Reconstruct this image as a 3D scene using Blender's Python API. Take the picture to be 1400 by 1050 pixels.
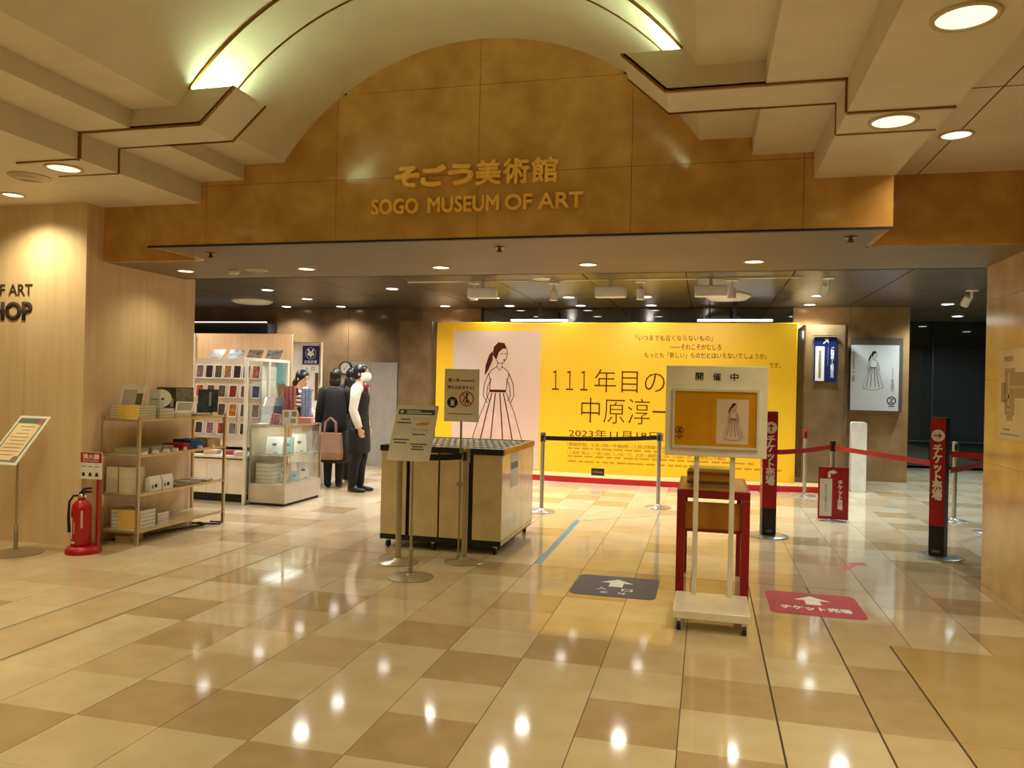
import bpy, bmesh, math, random
from mathutils import Vector, Matrix
random.seed(7)
for o in list(bpy.data.objects): bpy.data.objects.remove(o)
SC = bpy.context.scene
COL = SC.collection

# ---------------------------------------------------------------- camera
FPX, YAW, PITCH, ROLL, CH = 1056.93, math.radians(14.1407), math.radians(0.0788), math.radians(1.2696), 1.45
_fw = Vector((-math.sin(YAW)*math.cos(PITCH), math.cos(YAW)*math.cos(PITCH), math.sin(PITCH)))
_rt = Vector((math.cos(YAW), math.sin(YAW), 0)); _up = _rt.cross(_fw)
_r2 = math.cos(ROLL)*_rt + math.sin(ROLL)*_up; _u2 = -math.sin(ROLL)*_rt + math.cos(ROLL)*_up
cam = bpy.data.objects.new('camera', bpy.data.cameras.new('camera')); COL.objects.link(cam)
cam.data.sensor_fit = 'HORIZONTAL'; cam.data.sensor_width = 36; cam.data.lens = FPX/1400*36
cam.data.clip_start = 0.05; cam.data.clip_end = 100
_m = Matrix((_r2, _u2, -_fw)).transposed().to_4x4(); _m.translation = (0, 0, CH)
cam.matrix_world = _m
SC.camera = cam
def ray(x, y): return _r2*((x-700)/FPX) - _u2*((y-525)/FPX) + _fw
def FL(x, y, z=0.0):
    d = ray(x, y); return Vector((0, 0, CH)) + d*((z-CH)/d.z)
def AY(x, y, Y):
    d = ray(x, y); return Vector((0, 0, CH)) + d*(Y/d.y)
def AX(x, y, X):
    d = ray(x, y); return Vector((0, 0, CH)) + d*(X/d.x)

# ---------------------------------------------------------------- world, exposure
w = bpy.data.worlds.new('world'); SC.world = w; w.use_nodes = True
w.node_tree.nodes['Background'].inputs[0].default_value = (0.02, 0.016, 0.01, 1)
w.node_tree.nodes['Background'].inputs[1].default_value = 1.0
SC.view_settings.view_transform = 'Standard'; SC.view_settings.look = 'None'
SC.view_settings.gamma = 1; SC.view_settings.use_curve_mapping = False
SC.view_settings.exposure = 0.0
WARM = (1.0, 0.87, 0.52); HALL = (1.0, 0.93, 0.84); COOL = (0.78, 0.96, 1.0)
E_BEAM, E_OUT, E_SOFFIT, E_HALL, E_COVE = 82, 50, 18, 170, 4.5

# ---------------------------------------------------------------- materials
def lin(c):
    c = c/255.0
    return c/12.92 if c <= 0.04045 else ((c+0.055)/1.055)**2.4
def rgb(c): return (lin(c[0]), lin(c[1]), lin(c[2]), 1)
MATS = {}
def M(name, c, rough=0.5, metal=0.0, c2=None, scale=6.0, detail=4.0, bump=0.0, emit=0.0, stretch=None, spec=0.5, alpha=1.0, trans=0.0, coat=0.0, lo=0.35, hi=0.65):
    if name in MATS: return MATS[name]
    m = bpy.data.materials.new(name); m.use_nodes = True; MATS[name] = m
    nt = m.node_tree; b = nt.nodes['Principled BSDF']
    b.inputs['Base Color'].default_value = rgb(c); b.inputs['Roughness'].default_value = rough
    b.inputs['Metallic'].default_value = metal; b.inputs['Specular IOR Level'].default_value = spec
    b.inputs['Alpha'].default_value = alpha; b.inputs['Transmission Weight'].default_value = trans
    b.inputs['Coat Weight'].default_value = coat
    if emit:
        b.inputs['Emission Color'].default_value = rgb(c); b.inputs['Emission Strength'].default_value = emit
    if c2 is None: c2 = tuple(max(0, v*0.94) for v in c)
    tc = nt.nodes.new('ShaderNodeTexCoord'); mp = nt.nodes.new('ShaderNodeMapping')
    nz = nt.nodes.new('ShaderNodeTexNoise'); cr = nt.nodes.new('ShaderNodeValToRGB')
    nz.inputs['Scale'].default_value = scale; nz.inputs['Detail'].default_value = detail
    if stretch: mp.inputs['Scale'].default_value = stretch
    gm = nt.nodes.new('ShaderNodeNewGeometry')
    nt.links.new(gm.outputs['Position'], mp.inputs['Vector'])
    nt.links.new(mp.outputs[0], nz.inputs['Vector']); nt.links.new(nz.outputs['Fac'], cr.inputs[0])
    cr.color_ramp.elements[0].position = lo; cr.color_ramp.elements[1].position = hi
    cr.color_ramp.elements[0].color = rgb(c2); cr.color_ramp.elements[1].color = rgb(c)
    nt.links.new(cr.outputs[0], b.inputs['Base Color'])
    nt.nodes.remove(tc)
    if bump:
        bp = nt.nodes.new('ShaderNodeBump'); bp.inputs['Strength'].default_value = bump; bp.inputs['Distance'].default_value = 0.01
        nt.links.new(nz.outputs['Fac'], bp.inputs['Height']); nt.links.new(bp.outputs[0], b.inputs['Normal'])
    return m
def EMI(name, c, s):
    m = bpy.data.materials.new(name); m.use_nodes = True; nt = m.node_tree
    b = nt.nodes['Principled BSDF']; b.inputs['Base Color'].default_value = rgb((200, 200, 200))
    b.inputs['Emission Color'].default_value = (c[0], c[1], c[2], 1); b.inputs['Emission Strength'].default_value = s
    return m
m_ceil = M('ceiling_paint', (222, 212, 188), 0.6, c2=(214, 204, 180), scale=3)
m_ceilhall = M('hall_ceiling_panel', (84, 74, 58), 0.35, c2=(78, 68, 53), scale=3)
m_dark = M('dark_recess', (18, 14, 10), 0.6)
m_joint = M('joint_dark', (64, 50, 30), 0.7)
m_marble = M('golden_marble', (208, 164, 96), 0.12, c2=(182, 138, 72), scale=4.5, detail=8, spec=0.5)
m_marble2 = M('beige_marble', (214, 188, 142), 0.14, c2=(198, 168, 120), scale=3.2, detail=8)
m_brown_marble = M('brown_marble', (126, 102, 74), 0.14, c2=(106, 84, 58), scale=3.0, detail=8)
m_brown_marble_lit = M('lit_brown_marble', (172, 138, 96), 0.14, c2=(150, 116, 76), scale=3.0, detail=8)  # same stone as the brown marble, stronger light painted into its colour
m_wood = M('pale_oak_veneer', (230, 204, 168), 0.42, c2=(220, 192, 152), scale=4, detail=3, stretch=(3, 3, 0.2))
m_brass = M('aged_brass', (150, 110, 50), 0.3, 1.0)
m_gold = M('gold_letter', (255, 206, 104), 0.3, 0.15, c2=(250, 196, 92), scale=30)
m_soffit = M('soffit_paint', (120, 96, 58), 0.5, c2=(112, 90, 54), scale=2)
m_steel = M('brushed_steel', (190, 186, 176), 0.25, 0.75)
m_pole = M('satin_brass_pole', (188, 174, 144), 0.3, 0.6)
m_chrome = M('chrome', (220, 220, 215), 0.1, 1.0)
m_black = M('black_plastic', (22, 18, 16), 0.45)
m_rubber = M('black_rubber', (26, 22, 20), 0.7)
m_white = M('white_laminate', (232, 226, 212), 0.35)
m_paper = M('white_paper', (236, 232, 222), 0.6)
m_cream = M('cream_panel', (226, 206, 160), 0.3)
m_creamg = M('cream_gloss', (236, 228, 208), 0.12)
m_red = M('red_plastic', (176, 22, 18), 0.35)
m_redbelt = M('red_belt', (190, 20, 20), 0.55)
m_redkerb = M('red_kerb', (176, 16, 20), 0.4)
m_ticket = M('ticket_red', (170, 14, 16), 0.4)
m_navy = M('navy_sign', (18, 34, 96), 0.35)
m_yellow = M('yellow_banner', (246, 198, 30), 0.45, c2=(244, 195, 28), scale=1)
m_pink = M('pale_pink_print', (216, 196, 182), 0.5, c2=(216, 186, 168), scale=0.8)
m_ink = M('brown_ink', (84, 30, 14), 0.8, spec=0.1)
m_inkblack = M('black_ink', (34, 28, 26), 0.6)
m_framesilver = M('frame_silver', (228, 222, 208), 0.25, 0.2)
m_lockrail = M('pale_lock_rail', (214, 206, 184), 0.3, 0.2)
m_inkgrey = M('grey_ink', (120, 104, 88), 0.6)
m_inkwhite = M('white_ink', (240, 238, 232), 0.5)
m_inkred = M('red_ink', (190, 40, 30), 0.5)
def glassmat():
    m = bpy.data.materials.new('clear_glass'); m.use_nodes = True; nt = m.node_tree
    out = nt.nodes['Material Output']; nt.nodes.remove(nt.nodes['Principled BSDF'])
    t = nt.nodes.new('ShaderNodeBsdfTransparent'); t.inputs[0].default_value = (0.93, 0.96, 0.95, 1)
    g = nt.nodes.new('ShaderNodeBsdfGlossy'); g.inputs['Roughness'].default_value = 0.02
    lw = nt.nodes.new('ShaderNodeLayerWeight'); lw.inputs['Blend'].default_value = 0.5
    pw = nt.nodes.new('ShaderNodeMath'); pw.operation = 'POWER'; pw.inputs[1].default_value = 4.0
    f = nt.nodes.new('ShaderNodeMath'); f.operation = 'MULTIPLY_ADD'; f.inputs[1].default_value = 0.5; f.inputs[2].default_value = 0.03
    nt.links.new(lw.outputs['Facing'], pw.inputs[0]); nt.links.new(pw.outputs[0], f.inputs[0])
    mx = nt.nodes.new('ShaderNodeMixShader')
    nt.links.new(f.outputs[0], mx.inputs[0]); nt.links.new(t.outputs[0], mx.inputs[1]); nt.links.new(g.outputs[0], mx.inputs[2])
    nt.links.new(mx.outputs[0], out.inputs[0]); return m
m_glass = glassmat()
m_darkglass = M('smoked_glass', (34, 38, 38), 0.03, spec=1.0, coat=1.0)
SK = (222, 178, 150)
m_skin = M('skin', SK, 0.5, c2=(214, 168, 140), scale=12)
m_hair = M('black_hair', (24, 17, 14), 0.4, c2=(14, 10, 8), scale=60, stretch=(6, 6, 1))
m_cloth_black = M('black_cloth', (22, 20, 22), 0.85)
m_cloth_navy = M('dark_navy_cloth', (26, 28, 40), 0.85)
m_cloth_grey = M('charcoal_cloth', (48, 46, 46), 0.85)
m_cloth_white = M('white_blouse_cloth', (232, 222, 208), 0.8)
m_shoe = M('black_shoe', (18, 14, 12), 0.35)
m_mask = M('white_mask', (238, 236, 232), 0.7)

# ---------------------------------------------------------------- mesh helpers
class MB:
    def __init__(s): s.v = []; s.f = []
    def add(s, vs, fs):
        n = len(s.v); s.v += [tuple(p) for p in vs]; s.f += [tuple(i+n for i in f) for f in fs]; return s
    def box(s, x0, x1, y0, y1, z0, z1):
        return s.add([(x0,y0,z0),(x1,y0,z0),(x1,y1,z0),(x0,y1,z0),(x0,y0,z1),(x1,y0,z1),(x1,y1,z1),(x0,y1,z1)],
                     [(3,2,1,0),(4,5,6,7),(0,1,5,4),(1,2,6,5),(2,3,7,6),(3,0,4,7)])
    def cbox(s, c, sx, sy, sz): return s.box(c[0]-sx/2, c[0]+sx/2, c[1]-sy/2, c[1]+sy/2, c[2]-sz/2, c[2]+sz/2)
    def rings(s, rs, cap=True):
        n = len(rs[0]); b = len(s.v)
        for r in rs: s.v += [tuple(p) for p in r]
        for k in range(len(rs)-1):
            for i in range(n):
                j = (i+1) % n
                s.f.append((b+k*n+i, b+k*n+j, b+(k+1)*n+j, b+(k+1)*n+i))
        if cap:
            s.f.append(tuple(b+i for i in reversed(range(n)))); s.f.append(tuple(b+(len(rs)-1)*n+i for i in range(n)))
        return s
    def lathe(s, prof, c=(0,0,0), n=20):
        return s.rings([[(c[0]+r*math.cos(2*math.pi*i/n), c[1]+r*math.sin(2*math.pi*i/n), c[2]+z) for i in range(n)] for r, z in prof])
    def tube(s, pts, rad, n=8):
        pts = [Vector(p) for p in pts]; rs = []
        if not isinstance(rad, (list, tuple)): rad = [rad]*len(pts)
        ref = None
        for i, p in enumerate(pts):
            t = (pts[min(i+1, len(pts)-1)] - pts[max(i-1, 0)]).normalized()
            if ref is None: ref = Vector((0,0,1)) if abs(t.z) < 0.9 else Vector((1,0,0))
            u = t.cross(ref).normalized(); v = u.cross(t).normalized(); ref = v
            r = rad[i]; ru, rv = (r if isinstance(r, (tuple, list)) else (r, r))
            rs.append([p + u*ru*math.cos(2*math.pi*k/n) - v*rv*math.sin(2*math.pi*k/n)*-1 for k in range(n)])
        return s.rings(rs)
    def prism(s, poly, a, b, axis='y'):
        n = len(poly)
        def P(p, t): return (p[0], t, p[1]) if axis == 'y' else ((p[0], p[1], t) if axis == 'z' else (t, p[0], p[1]))
        return s.add([P(p, a) for p in poly] + [P(p, b) for p in poly],
                     [tuple(range(n)), tuple(reversed(range(n, 2*n)))] + [(i, i+n, (i+1) % n+n, (i+1) % n) for i in range(n)])
    def ell(s, c, rx, ry, rz, n=14, m=8, rot=None):
        rs = []
        for k in range(m+1):
            a = -math.pi/2 + math.pi*k/m; ca = max(math.cos(a), 0.02); sa = math.sin(a)
            ring = []
            for i in range(n):
                p = Vector((rx*ca*math.cos(2*math.pi*i/n), ry*ca*math.sin(2*math.pi*i/n), rz*sa))
                if rot: p = rot @ p
                ring.append(Vector(c)+p)
            rs.append(ring)
        return s.rings(rs)
    def stroke(s, pts, wd, y0, y1):
        # flat ribbon in the xz plane between depth y0 and y1
        pts = [Vector((p[0], p[1])) for p in pts]; L = []; Rr = []
        for i, p in enumerate(pts):
            t = (pts[min(i+1, len(pts)-1)] - pts[max(i-1, 0)]); t = t.normalized() if t.length > 1e-9 else Vector((1,0))
            nn = Vector((-t.y, t.x)); wv = wd if not isinstance(wd, (list, tuple)) else wd[i]
            L.append(p+nn*wv/2); Rr.append(p-nn*wv/2)
        for i in range(len(pts)-1):
            q = [L[i], L[i+1], Rr[i+1], Rr[i]]; s.prism([(a.x, a.y) for a in q], y0, y1)
        return s
    def xf(s, mat, start=0):
        s.v = s.v[:start] + [tuple(mat @ Vector(p)) for p in s.v[start:]]; return s
    def mesh(s, name, mat=None, smooth=False):
        me = bpy.data.meshes.new(name); me.from_pydata(s.v, [], s.f)
        bm = bmesh.new(); bm.from_mesh(me); bmesh.ops.recalc_face_normals(bm, faces=bm.faces); bm.to_mesh(me); bm.free()
        if mat: me.materials.append(mat)
        if smooth:
            for p in me.polygons: p.use_smooth = True
        me.update(); return me
    def build(s, name, mat, parent=None, smooth=False):
        return link(name, s.mesh(name, mat, smooth), parent)
def link(name, me, parent=None, loc=None, rz=None):
    o = bpy.data.objects.new(name, me); COL.objects.link(o)
    if parent: o.parent = parent
    if loc is not None: o.location = loc
    if rz is not None: o.rotation_euler = (0, 0, rz)
    return o
def smooth_angle(o, ang=40):
    for p in o.data.polygons: p.use_smooth = True
    o.data.set_sharp_from_angle(angle=math.radians(ang)); return o
def bevel(o, wd=0.004, seg=2):
    m = o.modifiers.new('bevel', 'BEVEL'); m.width = wd; m.segments = seg; m.limit_method = 'ANGLE'; return o
def tag(o, label, cat, group=None, kind=None):
    o['label'] = label
    if cat: o['category'] = cat
    if group: o['group'] = group
    if kind: o['kind'] = kind
    return o
def thing(name, label, cat, loc=(0,0,0), rz=0.0, group=None):
    o = bpy.data.objects.new(name, None); COL.objects.link(o); o.location = loc; o.rotation_euler = (0,0,rz)
    o.empty_display_size = 0.05
    return tag(o, label, cat, group)
def struct(name, mb, mat, label):
    o = mb.build(name, mat); o['kind'] = 'structure'; o['label'] = label; return o
def sempty(name, label, loc=(0,0,0)):
    o = bpy.data.objects.new(name, None); COL.objects.link(o); o.location = loc; o['kind'] = 'structure'; o['label'] = label; return o
def rrect(x0, x1, y0, y1, r, n=5):
    out = []
    for cx, cy, a0 in ((x1-r, y0+r, -90), (x1-r, y1-r, 0), (x0+r, y1-r, 90), (x0+r, y0+r, 180)):
        for k in range(n+1):
            a = math.radians(a0+90*k/n); out.append((cx+r*math.cos(a), cy+r*math.sin(a)))
    return out
def circ(cx, cy, r, n=24): return [(cx+r*math.cos(2*math.pi*k/n), cy+r*math.sin(2*math.pi*k/n)) for k in range(n)]
def ringpoly(mb, cx, cy, r0, r1, y0, y1, n=28):
    for k in range(n):
        a, b = 2*math.pi*k/n, 2*math.pi*(k+1)/n
        mb.prism([(cx+r0*math.cos(a), cy+r0*math.sin(a)), (cx+r1*math.cos(a), cy+r1*math.sin(a)), (cx+r1*math.cos(b), cy+r1*math.sin(b)), (cx+r0*math.cos(b), cy+r0*math.sin(b))], y0, y1)
    return mb
def txt(body, rect, mat, parent=None, y=0.0, ext=0.0012, bold=0.0, vertical=False, name='lettering', flat=False, align='CENTER', res=3, keep=False, fat=0.0):
    """lettering fitted to rect (x0,x1,z0,z1) in the parent's xz plane, facing -y (flat: xy plane, facing +z)"""
    cu = bpy.data.curves.new('t', 'FONT'); cu.body = '\n'.join(body) if vertical else body
    cu.size = 1; cu.align_x = align; cu.offset = bold; cu.resolution_u = res; cu.space_line = 0.82 if vertical else 1.0
    to = bpy.data.objects.new('t', cu); COL.objects.link(to); bpy.context.view_layer.update()
    dg = bpy.context.evaluated_depsgraph_get()
    me = bpy.data.meshes.new_from_object(to.evaluated_get(dg)); bpy.data.objects.remove(to); bpy.data.curves.remove(cu)
    xs = [v.co.x for v in me.vertices]; ys = [v.co.y for v in me.vertices]
    if not xs: return None
    ax, bx, ay, by = min(xs), max(xs), min(ys), max(ys)
    x0, x1, z0, z1 = rect; sx = (x1-x0)/(bx-ax); sz = (z1-z0)/(by-ay)
    if keep: sx = sz = min(sx, sz)
    bm = bmesh.new(); bm.from_mesh(me)
    for v in bm.verts:
        v.co = Vector((x0+(v.co.x-ax)*sx, z0+(v.co.y-ay)*sz, 0))
    bmesh.ops.dissolve_limit(bm, angle_limit=0.02, verts=bm.verts, edges=bm.edges)
    bmesh.ops.triangulate(bm, faces=bm.faces)
    r = bmesh.ops.extrude_face_region(bm, geom=list(bm.faces))
    for g in r['geom']:
        if isinstance(g, bmesh.types.BMVert): g.co.z += ext
    for v in bm.verts:
        if flat: v.co = Vector((v.co.x, v.co.y, y+v.co.z))
        else: v.co = Vector((v.co.x, y-v.co.z, v.co.y))
    bmesh.ops.recalc_face_normals(bm, faces=bm.faces)
    bm.to_mesh(me); bm.free()
    if fat:
        V = [tuple(v.co) for v in me.vertices]; F = [tuple(p.vertices) for p in me.polygons]; q = MB(); q.add(V, F)
        for k in range(8):
            a = math.pi*k/4; dx, dz, dd = fat*math.cos(a), fat*math.sin(a), 0.00006*(k+1)
            q.add([(x+dx, yy+dz, zz+dd) if flat else (x+dx, yy-dd, zz+dz) for x, yy, zz in V], F)
        bpy.data.meshes.remove(me); me = bpy.data.meshes.new(name); me.from_pydata(q.v, [], q.f); me.update()
    me.materials.clear(); me.materials.append(mat)
    me.name = name
    return link(name, me, parent)
def spot(name, loc, power, color, angle=130, blend=0.9, size=0.05, rot=(0,0,0), parent=None):
    l = bpy.data.lights.new(name, 'SPOT'); l.energy = power; l.color = color; l.spot_size = math.radians(angle); l.spot_blend = blend; l.shadow_soft_size = size
    o = bpy.data.objects.new(name, l); COL.objects.link(o); o.location = loc; o.rotation_euler = rot
    if parent: o.parent = parent
    return o
def area(name, loc, power, color, sx, sy, rot=(0,0,0), parent=None):
    l = bpy.data.lights.new(name, 'AREA'); l.energy = power; l.color = color; l.shape = 'RECTANGLE'; l.size = sx; l.size_y = sy
    o = bpy.data.objects.new(name, l); COL.objects.link(o); o.location = loc; o.rotation_euler = rot
    if parent: o.parent = parent
    return o

# ================================================================ STRUCTURE
X0 = -1.533                                   # axis of the vault
YF, YS, YB = 4.99, 5.65, 6.72                 # lintel face, side lintel face, rear edge of soffit
ZS, ZO, ZH = 2.44, 2.915, 2.87                # soffit, outer ceiling, hall ceiling
XL, XR = -5.114, 2.075                        # side walls of the opening
RV = 1.766; ZC = 2.014
def prof(x):
    d = abs(x-X0)
    if d < 1.455: return ZC+math.sqrt(RV*RV-d*d)
    if d < 1.775: return 3.015
    if d < 2.135: return 2.905
    if d < 2.59: return 2.745
    return ZO
def half_profile():
    p = [(2.59, ZO), (2.59, 2.745), (2.135, 2.745), (2.135, 2.905), (1.775, 2.905), (1.775, 3.015), (1.455, 3.015)]
    for k in range(1, 15):
        a = math.asin(1.455/RV)*(1-k/14); p.append((RV*math.sin(a), ZC+RV*math.cos(a)))
    return p
hp = half_profile()
line = [(-9.0, ZO)] + [(X0-d, z) for d, z in hp] + [(X0+d, z) for d, z in reversed(hp[:-1])] + [(6.5, ZO)]
mb = MB(); n = len(line)
for y in (-6.0, YF):
    mb.v += [(x, y, z) for x, z in line]
mb.f += [(i, i+1, i+1+n, i+n) for i in range(n-1)]
# side ceilings up to the recessed marble
for a, b in ((-9.0, X0-2.59), (X0+2.59, 6.5)): mb.add([(a,YF,ZO),(b,YF,ZO),(b,YS,ZO),(a,YS,ZO)], [(0,1,2,3)])
ceil = struct('ceiling', mb, m_ceil, 'cream stepped ceiling with a barrel vault above the entrance'); smooth_angle(ceil, 20)
# brass strips and light coves of the rib
Y1, Y2 = 3.84, 4.16
box_pts = [(1.775, 2.905), (1.31, 2.905), (1.09, 3.105)]
def brass(y, name='brass_strip', w=0.012, t=0.006):
    for sgn in (-1, 1):
        path = [(2.59, 2.745), (2.135, 2.745), (2.135, 2.905), (1.31, 2.905), (1.09, 3.105)]
        m2 = MB()
        for (d0, z0), (d1, z1) in zip(path, path[1:]):
            dx, dz = d1-d0, z1-z0; L = math.hypot(dx, dz); nx, nz = dz/L, -dx/L
            if nz > 0 or (abs(nz) < 1e-6 and nx > 0): nx, nz = -nx, -nz
            q = [(X0+sgn*a, b) for a, b in ((d0, z0), (d1, z1), (d1+nx*t, z1+nz*t), (d0+nx*t, z0+nz*t))]
            m2.prism(q, y-w/2, y+w/2)
        m2.build(name, m_brass, ceil)
    m2 = MB(); A = [math.asin(1.386/RV)*(-1+2*k/40) for k in range(41)]
    for a, b in zip(A, A[1:]):
        q = [(X0+r*math.sin(t_), ZC+r*math.cos(t_)) for r, t_ in ((RV, a), (RV, b), (RV-t, b), (RV-t, a))]
        m2.prism(q, y-w/2, y+w/2)
    m2.build(name, m_brass, ceil)
brass(Y1, w=0.018, t=0.010); brass(Y2)
m_tube = EMI('fluorescent_tube', (0.72, 1.0, 0.66), 9)
for sgn, nm in ((-1, 'left'), (1, 'right')):
    m2 = MB(); t = 0.012
    def pp(l): return [(X0+sgn*a, b) for a, b in l]
    m2.prism(pp([(1.775, 2.905), (1.31, 2.905), (1.31-0.005, 2.905+t), (1.775, 2.905+t)]), Y1, Y2)      # bottom
    m2.prism(pp([(1.31, 2.905), (1.09, 3.105), (1.09+t, 3.105+0.004), (1.31, 2.905+t*1.3)]), Y1, Y2)     # sloping front
    for y in (Y1, Y2-t):
        m2.prism(pp([(1.775, 2.905), (1.31, 2.905), (1.09, 3.105), (1.395, 3.105), (1.455, 3.015), (1.775, 3.015)]), y, y+t)
    c = m2.build('light_cove', m_ceil, ceil)
    tu = MB().tube([(X0+sgn*1.30, Y1+0.03, 3.0), (X0+sgn*1.30, Y2-0.03, 3.0)], 0.014, 10)
    tu.build('lamp_tube', m_tube, c)
    area('cove_lamp_'+nm, (X0+sgn*1.30, (Y1+Y2)/2, 3.03), E_COVE, (0.72, 1.0, 0.66), 0.12, 0.26, (math.pi, sgn*math.radians(-8), 0))
# ceiling seams on the outer right and left panels
m2 = MB().box(1.33, 1.336, -6, YS, ZO-0.002, ZO+0.01); m2.box(1.06, 6.5, 4.1, 4.105, ZO-0.002, ZO+0.01); m2.build('panel_seam', m_joint, ceil)
m2 = MB().box(X0-2.865, X0-2.859, -6, YS, ZO-0.002, ZO+0.01); m2.build('panel_seam', m_joint, ceil)

# lintel of golden marble slabs
lintel = sempty('wall_front', 'golden marble lintel wall with arched top carrying the museum lettering')
XLs, XRs = X0-2.59, X0+2.585
core = MB().box(XLs+0.01, XRs-0.01, YF+0.03, YS-0.01, ZS+0.06, 2.74); core.build('core', m_joint, lintel)
m2 = MB()
xs = [XLs+0.02+k*(XRs-XLs-0.04)/120 for k in range(121)]
for a, b in zip(xs, xs[1:]): m2.add([(a, YF+0.025, 2.7), (b, YF+0.025, 2.7), (b, YF+0.025, prof(b)+0.06), (a, YF+0.025, prof(a)+0.06)], [(0,1,2,3)])
m2.build('backing', m_joint, lintel)
xj = [XLs, -3.62, -2.571, -1.525, -0.497, 0.547, XRs]; zj = [ZS, 2.87, 3.47, 4.0]
for i in range(6):
    for k in range(3):
        a, b, z0, z1 = xj[i]+0.0015, xj[i+1]-0.0015, zj[k]+(0.0015 if k else 0), zj[k+1]-0.0015
        brk = sorted({a, b} | {X0+s*d+e for s in (-1, 1) for d in (1.455, 1.775, 2.135) for e in (-1e-4, 1e-4) if a < X0+s*d+e < b} | {a+(b-a)*q/16 for q in range(17)})
        seg = []; runs = []
        for x in brk:
            t = min(z1, prof(x)+0.02)
            if t > z0+0.004: seg.append((x, t))
            elif seg: runs.append(seg); seg = []
        if seg: runs.append(seg)
        for r in runs:
            if len(r) < 2: continue
            MB().prism([(r[0][0], z0), (r[-1][0], z0)] + [q for q in reversed(r)], YF, YF+0.024).build('marble_slab', m_marble, lintel)
MB().box(XLs, XRs, YF-0.004, YF+0.03, ZS-0.012, ZS).build('edge_trim', m_dark, lintel)
# side faces (recessed) and returns
for a, b in ((XL, XLs), (XRs, XR)):
    MB().box(a, b, YS, YS+0.03, ZS, ZO).build('marble_slab', m_marble, lintel)
for x in (XLs, XRs-0.03): MB().box(x, x+0.03, YF+0.025, YS, ZS, ZO).build('marble_slab', m_marble, lintel)
# soffit behind the lintel
m2 = MB().box(XLs+0.031, XRs-0.031, YF+0.03, YS+0.031, ZS, ZS+0.05); m2.box(XL, XR, YS+0.031, YB, ZS, ZS+0.05); m2.box(XL, XR, YB-0.03, YB, ZS, ZH)
struct('ceiling', m2, m_soffit, 'brown soffit panel on the underside of the marble lintel')

# hall ceiling made of panels
hall = sempty('ceiling', 'dark brown panelled ceiling of the entrance hall')
MB().box(-14, 9, YB, 22, ZH+0.03, ZH+0.08).build('backing', m_dark, hall)
pm = MB().box(0.008, 1.262, 0.006, 2.53, 0, 0.025).mesh('ceiling_panel', m_ceilhall)
for i in range(-10, 8):
    for j in range(6): link('ceiling_panel', pm, hall, (-1.55+1.27*i, YB+0.01+2.536*j, ZH))

# floor
floor = sempty('floor', 'polished floor of cream and tan marble tiles')
MB().box(-14, 9, -6, 22, -0.06, -0.0035).build('bed', m_joint, floor)
P = 0.417; TX = -0.086; TY = 2.76
m_t = [M('tile_light', (208, 192, 162), 0.075, c2=(200, 182, 150), scale=5, detail=6, spec=0.6),
       M('tile_mid', (200, 180, 146), 0.075, c2=(192, 170, 136), scale=5, detail=6, spec=0.6),
       M('tile_dark', (184, 160, 124), 0.075, c2=(174, 150, 114), scale=6, detail=6, spec=0.6)]
tm = [MB().box(0.002, P-0.002, 0.0006, P-0.0006, -0.02, 0).mesh('tile', m) for m in m_t]
tones = {}
for col, s in {-3: '0202012', -2: '2000210', -1: '0020110', 0: '2202110', 1: '0002011', 2: '0012211', -4: '2000211', -5: '0201001', -6: '0210120', -7: '2012010'}.items():
    for r, ch in enumerate(s): tones[(col, r-1)] = int(ch)
cells = []
for i in range(-22, 14):
    for j in range(-12, 40):
        x, y = TX+P*i, TY+P*j
        if i >= 3 and j < 5: continue
        if i == 2 and j < 5: continue
        cx, cy = x+P/2, y+P/2
        t = tones.get((i, j))
        if t is None:
            random.seed(i*977+j*131+5); q = random.random(); t = 2 if q < 0.14 else (1 if q < 0.45 else 0)
        depth = Vector((cx, cy, -CH)).dot(_fw); side = Vector((cx, cy, -CH)).dot(_rt)
        vis = depth > 1.6 and abs(side) < depth*0.72 and not (cy > 5.4 and cx < XL-0.2) and not (cx > 2.1 and cy < 6.6)
        cells.append((depth if vis else 1e3+depth, i, j, t))
cells.sort(); rest = [MB(), MB(), MB()]
for k, (d, i, j, t) in enumerate(cells):
    if k < 295: link('tile', tm[t], floor, (TX+P*i, TY+P*j, 0))
    else: rest[t].box(TX+P*i+0.002, TX+P*(i+1)-0.002, TY+P*j+0.0006, TY+P*(j+1)-0.0006, -0.02, 0)
for t in range(3): rest[t].build('tile_field', m_t[t], floor)['kind'] = 'stuff'
# narrow column and big slabs of the right border
for j in range(-6, 5):
    t = tones.get((2, j), 0); MB().box(TX+2*P+0.002, 1.046, TY+P*j+0.0006, TY+P*(j+1)-0.0006, -0.02, 0).build('tile', m_t[t], floor)
m_slab = M('border_slab', (188, 162, 114), 0.11, c2=(176, 150, 102), scale=2.4, detail=7, spec=0.6)
for k in range(4): MB().box(1.056, 6.5, TY+5*P-0.0006-1.25*(k+1)+0.002, TY+5*P-0.0006-1.25*k, -0.02, 0).build('border_slab', m_slab, floor)

for x in (-3.44, -3.857, TX+P, TX+2*P): MB().box(x-0.0045, x+0.0045, 1.4, 6.09, -0.003, 0.0004).build('wide_joint', m_joint, floor)
MB().box(-4.2, 1.05, 6.094, 6.099, -0.003, 0.0004).build('wide_joint', m_joint, floor)
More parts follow.
